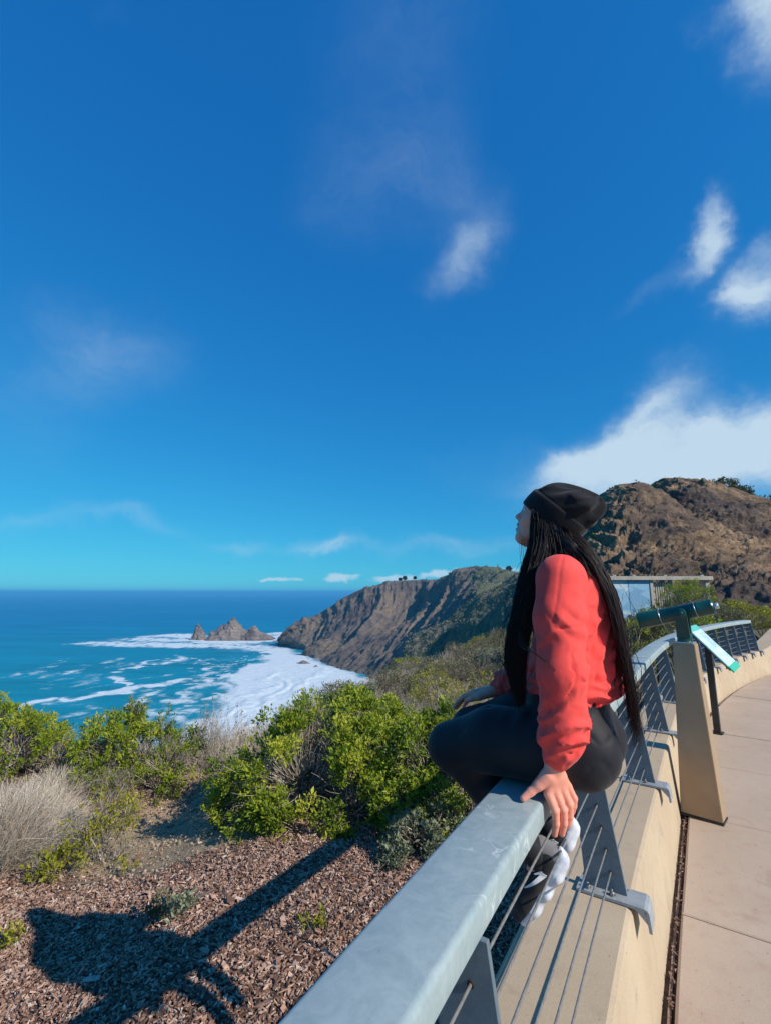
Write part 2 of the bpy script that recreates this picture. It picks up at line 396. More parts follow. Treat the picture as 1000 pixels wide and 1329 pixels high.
# ---- walkway: slabs with recessed joints on a bed
def flat_band(n0, n1, z, qs):
    V = []; 
    for q in qs: V += [rp(q, n0, z), rp(q, n1, z)]
    return V, [[2 * i, 2 * i + 1, 2 * i + 3, 2 * i + 2] for i in range(len(qs) - 1)]
walk = bpy.data.objects.new('walkway', None); COL.objects.link(walk); walk['kind'] = 'structure'; walk.location = (2.5, 2.0, Z_WALK)
V, F = sweep(np.arange(-1.9, 16.6, 0.25), [(0.14, Z_WALK - 0.3), (0.14, Z_WALK - 0.035), (7.5, Z_WALK - 0.035), (7.5, Z_WALK - 0.3)])
part('bed', V, F, M['bed'], walk, False)
q0s = 2.665
for i in range(-5, 14):
    a = q0s + i; b = a + 1
    for r, (n0, n1) in enumerate(((0.195, 1.85), (1.85, 3.5), (3.5, 5.2))):
        if (i < -1 or i > 9) and r > 1: continue
        da = 0.0045; lift = 0.002 * rng.standard_normal()
        ring = [(q, n0 + da) for q in np.linspace(a + da, b - da, 5)] + [(q, n1 - da) for q in np.linspace(b - da, a + da, 5)]
        top = [rp(q, n, Z_WALK + lift) for q, n in ring]; low = [rp(q, n, Z_WALK - 0.012 + lift) for q, n in ring]
        cx = np.mean(top, axis=0); top_in = [p + (cx - p) / np.linalg.norm(cx - p) * 0.012 for p in top]
        for p in low: p[2] = Z_WALK - 0.05
        mid = [np.array([p[0], p[1], Z_WALK + lift - 0.006]) for p in top]
        k = len(ring); V = top_in + mid + low
        F = [list(range(k))] + [[j, j + k, (j + 1) % k + k, (j + 1) % k] for j in range(k)] + [[j + k, j + 2 * k, (j + 1) % k + 2 * k, (j + 1) % k + k] for j in range(k)]
        F = [f[::-1] for f in F]
        part('paving_slab', V, F, M['slab'], walk, False)
# crumbling filler board in the joint between wall and slabs, in lengths
for i, (a, b) in enumerate(((1.0, 2.52), (2.56, 3.02), (3.05, 4.1), (4.12, 5.6), (5.62, 8.0), (8.03, 11.0))):
    qq = np.arange(a, b, 0.04); V = []
    wob = fbm(np.c_[qq * 9, qq * 0, qq * 0 + i], 3, 3) - 0.5
    for q, w in zip(qq, wob):
        zz = Z_WALK - 0.022 + 0.018 * w
        V += [rp(q, 0.170 + 0.006 * w, zz - .03), rp(q, 0.171 + 0.006 * w, zz), rp(q, 0.183 + 0.008 * w, zz - 0.002), rp(q, 0.184, zz - .03)]
    n = len(qq)
    part('joint_board', V, [[j * 4 + k, j * 4 + k + 1, j * 4 + k + 5, j * 4 + k + 4] for j in range(n - 1) for k in range(3)], M['strip'], walk, False)
gr = MB()
for _ in range(260):
    q = rng.uniform(1.5, 6); n = rng.uniform(0.168, 0.196); s = rng.uniform(0.002, 0.006)
    gr.box(rp(q, n, Z_WALK - 0.012), (s * 3, s, s), np.array(Matrix.Rotation(rng.uniform(0, 6), 3, 'Z')))
gr.build('joint_litter', M['strip'], walk, kind='stuff')

# ---- cable railing
rail = thing('cable_railing', 'galvanised railing with flat broad top rail and thin steel cables on the tan wall', 'railing', tuple(rp(2, 0, Z_TOP)))
RN = -0.082; HW = 0.079; RH = 0.062; rb = 0.013
def rail_prof():
    P = []
    for (cx, cz, a0) in ((HW - rb, -rb, 0), (-HW + rb, -rb, 90), (-HW + rb * 0.6, -RH + rb * 0.6, 180), (HW - rb * 0.6, -RH + rb * 0.6, 270)):
        r = rb if cz == -rb else rb * 0.6
        for k in range(5):
            a = math.radians(a0 + k * 22.5); P.append((RN + cx + r * math.cos(a), Z_RAIL + cz + r * math.sin(a)))
    return P
for a, b in ((-1.0, 4.985), (5.0, 8.0), (8.015, 11.03)):
    qs = np.linspace(a, b, int((b - a) * 12) + 2)
    V, F = sweep(qs, rail_prof()); edge_smooth(part('top_rail', V, [f[::-1] for f in F], M['galv'], rail), 50)
for qj in (4.9925, 8.0075):
    V, F = sweep([qj - .02, qj + .02], [(RN + (n - RN) * 0.93, Z_RAIL + (z - Z_RAIL) * 0.9 - 0.004) for n, z in rail_prof()])
    part('rail_sleeve', V, [f[::-1] for f in F], M['plate'], rail, False)
CZ = [-1.115, -1.035, -0.955, -0.875, -0.795, -0.715]
def inner_n(z): return 0.010 + (0.087 - 0.010) * (Z_RAIL - RH - z) / (Z_RAIL - RH - (Z_TOP + 0.012))     # slanted inner edge of the post plate
def hole_n(z): return inner_n(z) - 0.044
zt = Z_RAIL - RH; zb = Z_TOP + 0.0125
def post_plate():
    bm = bmesh.new()
    pts = [(-0.072, zb), (0.087, zb), (0.010, zt + 0.004), (-0.105, zt + 0.004)]
    pts = [(-0.068, zb), (0.087, zb), (0.010, zt + 0.003), (-0.100, zt + 0.003)]
    vs = [bm.verts.new((n, -0.0065, z - Z_TOP)) for n, z in pts]; f = bm.faces.new(vs)
    ex = bmesh.ops.extrude_face_region(bm, geom=[f]); bmesh.ops.translate(bm, vec=(0, 0.013, 0), verts=[g for g in ex['geom'] if isinstance(g, bmesh.types.BMVert)])
    bmesh.ops.recalc_face_normals(bm, faces=bm.faces[:]); bmesh.ops.bevel(bm, geom=list(bm.edges), offset=0.0012, segments=1, affect='EDGES')
    mb = MB(); mb.bm(bm); return mb
pm = post_plate(); post_me = raw_mesh('post', np.vstack(pm.V), pm.F, M['plate'], False)
# base bracket: plate bent down over the wall's edge
bk = MB(); w = 0.055
out = [(-0.095, 0.0015), (0.145, 0.0015), (0.151, -0.002), (0.154, -0.009), (0.160, -0.066)]
inn = [(-0.095, 0.0118), (0.149, 0.0118), (0.160, 0.007), (0.165, -0.004), (0.171, -0.066)]
ring = [(n, -w, z) for n, z in out] + [(n, -w, z) for n, z in reversed(inn)]
k = len(ring); P = np.array(ring); P2 = P.copy(); P2[:, 1] = w
F = [[i, (i + 1) % k, k + (i + 1) % k, k + i] for i in range(k)]
half = len(out)
for base in (0, k):
    for i in range(half - 1):
        f = [base + i, base + i + 1, base + k - 2 - i, base + k - 1 - i]; F.append(f if base else f[::-1])
bk.add(np.vstack([P, P2]), F)
for sy in (-w, w - 0.008):                     # triangular stiffener cheeks under the bend
    gu = [(0.118, 0.0012), (0.1535, 0.0012), (0.1585, -0.040)]
    bk.prism([(n, sy, z) for n, z in gu], np.array([0, 0, 0]), np.array([0, 0.008, 0]))
br_me = raw_mesh('bracket', np.vstack(bk.V), bk.F, M['bracket'], False)
bo = MB()
V, Fq = lathe([(0.013, 0.0122), (0.013, 0.0145)], 14); bo.add(V, Fq)
V, Fq = lathe([(0.0085, 0.0145), (0.009, 0.016), (0.009, 0.023), (0.0075, 0.0245)], 6); bo.add(V, Fq)
V, Fq = lathe([(0.0048, 0.0245), (0.0048, 0.033), (0.004, 0.034)], 10); bo.add(V, Fq)
bolt_me = raw_mesh('bolt', np.vstack(bo.V), bo.F, M['bolt'], False)
fe = MB()
V, Fq = lathe([(0.0068, -0.0095), (0.0068, 0.0095)], 12); fe.add(np.c_[V[:, 0], V[:, 2], V[:, 1]], Fq)
fer_me = raw_mesh('ferrule', np.vstack(fe.V), fe.F, M['hole'], False)
post_objs = []
for q in list(range(-1, 12)) + [7.5, 8.5, 9.5, 10.5]:
    P, T, N = ref(q); ang = math.atan2(N[1], N[0])
    qq = q - 0.012 if q == 11 else q
    o = link('post', post_me, rail, tuple(np.array([*ref(qq)[0], Z_TOP + 0.002]) - np.array(rail.location)), ang)
    b = link('base_bracket', br_me, o)
    for (n, y) in ((0.035, -0.030), (0.075, 0.033), (-0.02, 0.033), (-0.055, -0.03)): link('bolt', bolt_me, o, (n, y, 0))
    if 1 <= q <= 8.6:
        for z in CZ: link('ferrule', fer_me, o, (hole_n(z), 0, z - Z_TOP - 0.002))
for z in CZ:
    cb = MB(); qs = np.linspace(-1, 11, 12 * 6 + 1)
    cb.tube([rp(q, hole_n(z), z - 0.004 * abs(math.sin(q * math.pi))) for q in qs], 0.0034, 7)
    cb.build('cable', M['cable'], rail, True)
# ------------------------------------------------------------------ sea
SEA = -75.0
def dist_poly(P, line):
    """distance from points (N,2) to a polyline, and position 0..1 along it"""
    best = np.full(len(P), 1e9); tt = np.zeros(len(P)); L = np.asarray(line, float); n = len(L) - 1
    for i in range(n):
        a, b = L[i], L[i + 1]; ab = b - a; t = np.clip(((P - a) @ ab) / (ab @ ab), 0, 1)
        d = np.linalg.norm(P - (a + t[:, None] * ab), axis=1); m = d < best; best[m] = d[m]; tt[m] = (i + t[m]) / n
    return best, tt
def in_poly(P, poly):
    x, y = P[:, 0], P[:, 1]; ins = np.zeros(len(P), bool); n = len(poly)
    for i in range(n):
        (x1, y1), (x2, y2) = poly[i], poly[(i + 1) % n]
        c = ((y1 > y) != (y2 > y)) & (x < (x2 - x1) * (y - y1) / (y2 - y1 + 1e-12) + x1); ins ^= c
    return ins
def sp(pts): return [at_z(x, y, SEA)[:2] for x, y in pts]
ang = np.radians(np.concatenate([np.linspace(-125, -52.4, 60), np.linspace(-52, 40, 760), np.linspace(41, 110, 50)])); rad = np.concatenate([np.geomspace(110, 1500, 330), np.geomspace(1560, 90000, 50)])
A, R = np.meshgrid(ang, rad); X = R * np.sin(A); Y = R * np.cos(A); P2 = np.c_[X.ravel(), Y.ravel()]
foam = np.zeros(len(P2)); near = R.ravel() < 1500; Pn = P2[near]
pv = np.c_[Pn, np.zeros(len(Pn))]
wpn = np.c_[fbm(pv / 22, 4, 11), fbm(pv / 22, 4, 31)] - 0.5
Pw = Pn + wpn * 34
f = np.zeros(len(Pn))
surf = sp([(352, 838), (346, 850), (338, 860), (318, 868), (305, 876), (300, 884), (296, 895), (285, 908), (276, 925), (262, 945), (240, 975), (230, 1010), (520, 1010), (520, 890), (470, 878), (430, 862), (398, 852), (370, 842)])
ins = in_poly(Pw, surf); db, _ = dist_poly(Pw, surf + [surf[0]])
sd_ = np.where(ins, db, -db)
tex = ridged(np.c_[Pw / np.array([26., 60.]), np.zeros(len(Pn))], 4, 5)
f = np.maximum(f, sstep(sd_, -14, 16) * (0.92 + 0.30 * sstep(tex, 0.45, 0.8)))
f = np.maximum(f, sstep(sd_, -62, 0) * sstep(ridged(np.c_[Pw / 17, np.zeros(len(Pn))], 4, 15), 0.64, 0.86) * 0.85)
def streak(pts, w, amp, sd=1, br=0.5):
    global f
    L = np.array(sp(pts)); q = ((Pw > L.min(axis=0) - 5 * w) & (Pw < L.max(axis=0) + 5 * w)).all(axis=1)
    if not q.any(): return
    d, t = dist_poly(Pw[q], L); n = fbm(np.c_[Pn[q] / 9, np.zeros(q.sum())], 4, sd + 40)
    f[q] = np.maximum(f[q], 1.2 * amp * np.exp(-(d / (1.25 * w)) ** 2) * sstep(n, br - 0.22, br + 0.12) * (0.35 + 0.65 * np.sin(np.clip(t, 0.04, 0.96) * math.pi) ** 0.4))
for args in [([(0, 926), (40, 913), (100, 905), (150, 901), (172, 893), (205, 888)], 4.5, 1.0, 1, .36), ([(135, 880), (160, 887), (176, 893)], 4.5, 1.0, 2, .36),
             ([(0, 882), (28, 876), (45, 871)], 9, .62, 3, .5), ([(60, 879), (84, 873), (108, 869)], 8, .75, 4, .46), ([(118, 864), (130, 861), (152, 855)], 9, .6, 5, .5),
             ([(205, 862), (222, 858), (233, 853)], 9, .7, 6, .45), ([(176, 882), (215, 876), (240, 872)], 5, .6, 7, .5), ([(70, 932), (105, 922), (120, 915)], 6, .55, 8, .5),
             ([(200, 905), (240, 912), (290, 905)], 6, .7, 9, .48), ([(225, 885), (262, 891), (300, 880)], 5, .6, 10, .5), ([(180, 912), (215, 930), (262, 935)], 6, .65, 11, .48),
             ([(262, 872), (275, 886), (300, 896)], 5, .7, 12, .48), ([(15, 900), (50, 897), (90, 890)], 6, .35, 13, .55), ([(140, 925), (180, 930), (220, 945)], 7, .6, 14, .5)]: streak(*args)
rs = np.random.default_rng(5)
for k_ in range(46):
    x0, y0 = rs.uniform(60, 300), rs.uniform(858, 938)
    if x0 > 320 - (y0 - 860) * .5: continue
    s_ = rs.uniform(12, 34); sl = rs.normal(-.18, .22)
    streak([(x0 + s_ * q, y0 + s_ * q * sl + rs.normal(0, 1.2)) for q in (-1, -.5, 0, .5, 1)], rs.uniform(2.2, 4.5), rs.uniform(.35, .8) * (.6 + .5 * (x0 > 180)), 50 + k_, .47)
for args in [([(122, 834), (175, 836), (240, 838), (300, 838), (345, 842)], 26, 1.05, 21, .38), ([(200, 826), (232, 824), (258, 829)], 22, 1.2, 22, .34), ([(236, 830), (290, 833), (330, 833), (350, 829), (375, 824)], 22, 1.2, 23, .32),
             ([(345, 824), (362, 822), (376, 822)], 20, 1.1, 24, .34), ([(160, 829), (200, 830), (235, 832)], 24, .8, 25, .44)]: streak(*args)
foam[near] = np.clip(f, 0, 1.15)
crest = np.zeros(len(P2)); c_ = np.zeros(len(Pn))
for pts, w in (([(352, 872), (348, 890), (322, 912), (296, 930)], 5.0), ([(420, 868), (395, 885), (375, 905)], 4), ([(372, 880), (362, 902), (330, 925), (300, 948)], 4)):
    d, t = dist_poly(Pw, sp(pts)); c_ = np.maximum(c_, np.exp(-(d / w) ** 2))
crest[near] = c_
zz = SEA + 0.9 * crest + np.where(near, 0.35 * (fbm(np.c_[P2 / 14, np.zeros(len(P2))], 3, 77) - 0.5), 0)
m, t = material('sea_water')
at_ = t.new('ShaderNodeAttribute', attribute_name='foam').outputs['Fac']
cr_ = t.new('ShaderNodeAttribute', attribute_name='crest').outputs['Fac']
nb = t.noise(t.mapping(t.pos, scale=(1, 1.5, 1)), 0.10, 6, 0.7); nl = t.noise(t.pos, 0.006, 4, 0.6)
nb2 = t.noise(t.pos, 0.55, 4, 0.7, 0.8)
fo = t.smooth(t.math('ADD', at_, t.math('ADD', t.math('MULTIPLY', t.math('SUBTRACT', nb, 0.5), 1.0), t.math('MULTIPLY', t.math('SUBTRACT', nb2, 0.5), 0.5))), 0.20, 0.86)
fo = t.math('MULTIPLY', fo, t.smooth(at_, 0.03, 0.22))
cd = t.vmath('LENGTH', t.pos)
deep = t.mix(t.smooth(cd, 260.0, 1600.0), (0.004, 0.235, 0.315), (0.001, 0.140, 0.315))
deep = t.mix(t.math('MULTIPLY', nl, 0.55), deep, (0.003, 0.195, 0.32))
swl = t.noise(t.mapping(t.pos, rot=(0, 0, 0.25), scale=(0.22, 1.0, 1)), 0.020, 7, 0.66, 0.6)
deep = t.mix(0.8, deep, t.ramp(swl, [(0.30, 0.30), (0.5, 0.5), (0.70, 0.66)]), 'OVERLAY')
churn = t.mix(t.math('MULTIPLY', t.smooth(at_, 0.05, 0.6), 0.45), deep, (0.10, 0.30, 0.36))
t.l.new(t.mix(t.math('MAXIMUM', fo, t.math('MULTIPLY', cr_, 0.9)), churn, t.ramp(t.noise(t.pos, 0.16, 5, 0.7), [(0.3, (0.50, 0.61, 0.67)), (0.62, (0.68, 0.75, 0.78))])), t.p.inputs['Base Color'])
t.l.new(t.math('ADD', t.math('MULTIPLY', fo, 0.35), 0.42), t.p.inputs['Roughness'])
t.p.inputs['IOR'].default_value = 1.33; t.p.inputs['Specular IOR Level'].default_value = 0.28
wv = t.noise(t.mapping(t.pos, rot=(0, 0, 0.5), scale=(1, 2.3, 1)), 0.12, 8, 0.62)
t.l.new(bump(t, wv, 0.5, 2.4), t.p.inputs['Normal'])
M['sea'] = m
sea = link('sea', raw_mesh('sea', np.c_[P2, zz], grid_faces(len(rad), len(ang)), m, True, {'foam': foam, 'crest': crest}), kind='structure')

# ------------------------------------------------------------------ hills as lofted relief
def resample(L, n):
    L = np.asarray(L, float); d = np.r_[0, np.cumsum(np.linalg.norm(np.diff(L, axis=0), axis=1))]
    s = np.linspace(0, d[-1], n); out = np.stack([np.interp(s, d, L[:, k]) for k in range(3)], axis=1)
    for _ in range(max(1, n // 60)):
        out[1:-1] = 0.25 * out[:-2] + 0.5 * out[1:-1] + 0.25 * out[2:]
    return out
def loft(rows, nc, nr):
    G = np.stack([resample(r, nc) for r in rows]); k = len(rows); s = np.linspace(0, k - 1, nr); out = []
    for u in s:
        i = int(min(math.floor(u), k - 2)); f = u - i
        p0, p1, p2, p3 = G[max(i - 1, 0)], G[i], G[i + 1], G[min(i + 2, k - 1)]
        out.append(0.5 * ((2 * p1) + (-p0 + p2) * f + (2 * p0 - 5 * p1 + 4 * p2 - p3) * f * f + (-p0 + 3 * p1 - 3 * p2 + p3) * f ** 3))
    return np.stack(out)
def normals(G):
    du = np.gradient(G, axis=1); dv = np.gradient(G, axis=0); N = np.cross(du, dv); N /= np.linalg.norm(N, axis=2)[..., None] + 1e-9
    return N
def rock_mat(name, cols, strata, green, scale=1.0, bstr=0.7, bdist=0.5, gscale=0.05, gth=(0.52, 0.64), sscale=(0.25, 0.25, 3.2), sw=1.0, smix=0.75):
    """cols: four rock colours; strata: rotation of the beds; green: scrub colours"""
    m, t = material(name)
    base = t.noise(t.pos, 0.035 * scale, 6, 0.62, 0.5)
    col = t.ramp(base, [(0.28, cols[0]), (0.45, cols[1]), (0.58, cols[2]), (0.75, cols[3])])
    st = t.noise(t.mapping(t.pos, rot=strata, scale=sscale), 0.16 * scale, 7, 0.68, 0.6)
    col = t.mix(smix, col, t.ramp(st, [(0.25, 0.16), (0.5, 0.5), (0.75, 0.82)]), 'OVERLAY')
    fn = t.noise(t.pos, 1.1 * scale, 6, 0.7)
    col = t.mix(0.45, col, t.ramp(fn, [(0.3, 0.22), (0.7, 0.75)]), 'OVERLAY')
    ga = t.new('ShaderNodeAttribute', attribute_name='scrub').outputs['Fac']
    gn = t.noise(t.pos, gscale * scale * 4, 6, 0.7)
    gm = t.smooth(t.math('ADD', ga, t.math('MULTIPLY', t.math('SUBTRACT', gn, 0.5), 1.1)), gth[0], gth[1])
    gcol = t.ramp(t.noise(t.pos, gscale * scale * 14, 4, 0.7), [(0.3, green[0]), (0.52, green[1]), (0.72, green[2])])
    col = t.mix(gm, col, gcol)
    t.l.new(col, t.p.inputs['Base Color']); t.p.inputs['Roughness'].default_value = 0.95; t.p.inputs['Specular IOR Level'].default_value = 0.1
    b = bump(t, st, bstr, bdist * 1.2 * sw); b = bump(t, fn, bstr, bdist * 0.6, b)
    t.l.new(b, t.p.inputs['Normal'])
    return m

# ---- headland across the cove
def sz(x, y, dz=0): p = at_z(x, y, SEA); return (p[0], p[1], SEA + dz)
foot = [sz(357, 834, -4), sz(368, 840, -4), (*sz(400, 856, -4)[:2], -79), (*sz(430, 868, -4)[:2], -79), (*sz(470, 881, -4)[:2], -79), (25, 372, -79), (70, 300, -79), (130, 210, -79)]
bench = [at(363, 832, 672), at(388, 836, 640), at(412, 838, 600), at(440, 836, 560), at(480, 832, 520), at(530, 826, 470), at(575, 815, 420), at(640, 800, 360), at(720, 780, 300)]
mid = [at(366, 826, 676), at(392, 815, 668), at(425, 806, 650), at(462, 798, 622), at(505, 790, 600), at(545, 788, 600), at(580, 776, 545), at(612, 768, 500), at(650, 765, 455), at(720, 760, 400)]
crest_ = [at(362, 834, 690), at(382, 812, 690), at(415, 798, 700), at(432, 788, 700), at(450, 776, 702), at(470, 766, 700), at(500, 757, 690), at(520, 755, 675), at(548, 753, 655), at(566, 753, 640), at(590, 743, 605), at(612, 737, 580), at(632, 736, 560), at(652, 741, 540), at(672, 748, 520), at(710, 745, 500), at(780, 735, 470)]
back = [p + np.array([20, 160, -50]) for p in crest_]
G = loft([foot, bench, mid, crest_, back], 420, 190); N = normals(G); N *= np.sign((N * np.array([-0.35, -0.8, 0.5])).sum(axis=2))[..., None]
u = np.linspace(0, 1, G.shape[1])[None, :] + np.zeros(G.shape[:2]); v = np.linspace(0, 4, G.shape[0])[:, None] + np.zeros(G.shape[:2])
fl = G.reshape(-1, 3)
gul = ridged(np.c_[(u * 15).ravel(), (v * 0.55).ravel(), np.zeros(u.size)], 4, 3, 0.55).reshape(u.shape)
big = ridged(np.c_[(u * 5.2 + 0.2).ravel(), (v * 0.22).ravel(), np.ones(u.size)], 2, 8, 0.4).reshape(u.shape)
fine = fbm(fl / 9, 5, 21).reshape(u.shape) - 0.5
env = sstep(v, 0.0, 0.5) * (1 - sstep(v, 2.5, 3.0)) + 0.12
amp = env * sstep(u, 0.0, 0.12)
Gd = G + N * (amp * ((gul - 0.62) * 14 + (big - 0.6) * 20))[..., None] + N * (fine * 7 * (0.25 + 0.75 * env))[..., None]
bench_d = np.exp(-((v - 1.02) / 0.05) ** 2)
Gd[..., 2] += bench_d * 1.5
scrub = (sstep(fbm(fl / 60, 4, 51), 0.40, 0.62).reshape(u.shape) * 0.55 * sstep(v, 1.7, 2.6) + 0.75 * sstep(u, 0.66, 0.86) + sstep(v, 2.75, 3.0) * 0.35)
M['headland'] = rock_mat('headland_rock', [(0.080, 0.066, 0.060), (0.120, 0.098, 0.085), (0.185, 0.138, 0.098), (0.235, 0.185, 0.130)], (0.0, 0.25, 0.3), [(0.06, 0.07, 0.045), (0.10, 0.11, 0.065), (0.16, 0.155, 0.10)], 0.5, 0.6, 2.2, 0.03, sscale=(2.4, 2.4, 0.35), sw=0.6, smix=0.55)
HEAD_V = Gd.reshape(-1, 3).copy(); HEAD_S = scrub.ravel().copy()
headland = link('headland', raw_mesh('headland', Gd.reshape(-1, 3), grid_faces(*G.shape[:2]), M['headland'], True, {'scrub': scrub.ravel()}), kind='structure')

# ---- scrubby spur in front of it
foot = [at(518, 858, 250) + np.array([-10, 0, -50]), at(560, 846, 240) + np.array([-6, 0, -50]), at(600, 850, 200) + np.array([0, -10, -40]), at(680, 860, 150) + np.array([0, 0, -30]), at(800, 870, 110) + np.array([0, 0, -20])]
midr = [at(524, 852, 262), at(580, 832, 250), at(630, 822, 215), at(700, 815, 170), at(800, 808, 130)]
cr2 = [at(526, 850, 300), at(562, 826, 300), at(590, 801, 300), at(620, 780, 300), at(645, 763, 300), at(672, 746, 300), at(700, 737, 290), at(740, 733, 270), at(800, 728, 240)]
bk2 = [p + np.array([10, 90, -45]) for p in cr2]
G = loft([foot, midr, cr2, bk2], 240, 110); N = normals(G); N *= np.sign((N * np.array([-0.35, -0.8, 0.5])).sum(axis=2))[..., None]
fl = G.reshape(-1, 3); u = np.linspace(0, 1, G.shape[1])[None, :] + np.zeros(G.shape[:2])
Gd = G + N * ((fbm(fl / 24, 5, 61).reshape(u.shape) - 0.5) * 9 + (ridged(fl / 5, 3, 62).reshape(u.shape) - 0.6) * 2.0)[..., None]
M['spur'] = rock_mat('spur_scrub', [(0.15, 0.13, 0.10), (0.20, 0.17, 0.125), (0.24, 0.205, 0.15), (0.28, 0.24, 0.18)], (0.5, 0.6, 0), [(0.085, 0.098, 0.06), (0.145, 0.155, 0.095), (0.22, 0.22, 0.145)], 1.0, 0.9, 1.6, 0.045)
SPUR_V = Gd.reshape(-1, 3).copy()
spur = link('hillside', raw_mesh('hillside', Gd.reshape(-1, 3), grid_faces(*G.shape[:2]), M['spur'], True, {'scrub': (0.45 + 0.4 * fbm(fl / 30, 3, 71))}), kind='structure')

# ---- rocky road-cut hill on the right
cA = [at(700, 775, 86), at(728, 735, 84), at(748, 700, 84), at(768, 663, 84), at(786, 640, 84), at(803, 630, 84), at(820, 627, 84), at(838, 634, 83), at(856, 646, 81), at(880, 662, 78), at(905, 680, 75), at(935, 715, 70), at(965, 760, 62)]
mA = [at(715, 790, 66), at(745, 758, 64), at(775, 730, 63), at(800, 715, 62), at(830, 708, 61), at(865, 715, 60), at(900, 735, 57), at(935, 765, 53), at(955, 785, 50)]
fA = [at(720, 812, 50), at(770, 806, 47), at(820, 803, 45), at(870, 801, 43), at(920, 803, 41), at(950, 806, 40)]
bA = [p + np.array([2, 24, -6]) for p in cA]
cB = [at(800, 700, 104), at(825, 665, 104), at(842, 634, 104), at(856, 622, 104), at(876, 620, 103), at(900, 623, 102), at(920, 631, 101), at(945, 640, 99), at(970, 646, 97), at(1000, 655, 95), at(1060, 672, 90), at(1150, 700, 84), at(1300, 740, 76)]
mB = [at(800, 740, 78), at(850, 705, 77), at(890, 690, 75), at(930, 692, 73), at(970, 700, 70), at(1010, 712, 67), at(1080, 735, 63), at(1200, 765, 58), at(1350, 790, 52)]
fB = [at(800, 812, 52), at(860, 808, 46), at(920, 806, 42), at(960, 806, 39), at(1000, 806, 37), at(1080, 810, 34), at(1200, 818, 31), at(1400, 830, 28)]
bB = [p + np.array([4, 30, -8]) for p in cB]
VV = []; FF = []; SC = []; off = 0
for rows, seed, (nc, nr) in (([fA, mA, cA, bA], 5, (330, 240)), ([fB, mB, cB, bB], 9, (420, 260))):
    G = loft(rows, nc, nr); N = normals(G); N *= np.sign((N * np.array([-0.3, -0.85, 0.4])).sum(axis=2))[..., None]
    fl = G.reshape(-1, 3); u = np.linspace(0, 1, nc)[None, :] + np.zeros((nr, nc)); v = np.linspace(0, 3, nr)[:, None] + np.zeros((nr, nc))
    # ribs running down to the right, beds and broken rock
    ribs = ridged(np.c_[(u * 9 - v * 2.6).ravel(), (v * 1.2).ravel(), np.full(u.size, seed)], 4, seed, 0.55).reshape(u.shape)
    beds = ridged(np.c_[fl[:, 0] / 5.0 + fl[:, 2] / 3.6, fl[:, 1] / 8.0, fl[:, 2] / 7.0], 4, seed + 3, 0.6).reshape(u.shape)
    lump = fbm(fl / 7, 5, seed + 6, 0.6).reshape(u.shape) - 0.5
    env = sstep(v, 0, 0.4) * (1 - 0.72 * sstep(v, 1.55, 2.05))
    Gd = G + N * (env * ((ribs - 0.62) * 2.0 + (beds - 0.6) * 1.5) + lump * 2.6 * (0.3 + 0.7 * env))[..., None]
    bx_, by_ = fl[:, 0] * .72 + fl[:, 2] * .95 + 1.6 * (fbm(fl / 5, 3, seed + 22) - .5), fl[:, 0] * .9 - fl[:, 2] * .7
    Gd += N * ((ridged(np.c_[bx_ / 1.7, by_ / 6.5, fl[:, 1] / 6.0], 4, seed + 20, .62).reshape(u.shape) - 0.6) * 2.2 * (0.15 + 0.85 * env))[..., None]
    Gd += N * ((ridged(fl / 0.9, 3, seed + 21, .6).reshape(u.shape) - 0.6) * 0.55 * (0.2 + 0.8 * env))[..., None]
    s = sstep(fbm(fl / 13, 4, seed + 30), 0.42, 0.64).reshape(u.shape) * 0.36 + 0.50 * sstep(v, 1.66, 2.0) * (seed == 9) + 0.15 * sstep(v, 1.55, 2.0)
    s += 0.5 * np.exp(-(((u - 0.30) / 0.05) ** 2 + ((v - 1.35) / 0.10) ** 2)) * (seed == 5)
    VV.append(Gd.reshape(-1, 3)); FF.append(grid_faces(nr, nc) + off); SC.append(s.ravel()); off += nr * nc
M['hill'] = rock_mat('roadcut_rock', [(0.066, 0.055, 0.054), (0.150, 0.108, 0.082), (0.285, 0.190, 0.115), (0.38, 0.285, 0.18)], (0.0, 0.82, 0.0), [(0.07, 0.08, 0.022), (0.15, 0.15, 0.04), (0.27, 0.24, 0.085)], 2.2, 0.9, 0.6, 0.05, gth=(.42, .62), sscale=(0.3, 1.0, 3.0), smix=0.85)
HILL_V = np.vstack(VV); HILL_S = np.concatenate(SC)
hill = link('hill', raw_mesh('hill', np.vstack(VV), np.vstack(FF), M['hill'], True, {'scrub': np.concatenate(SC)}), kind='structure')

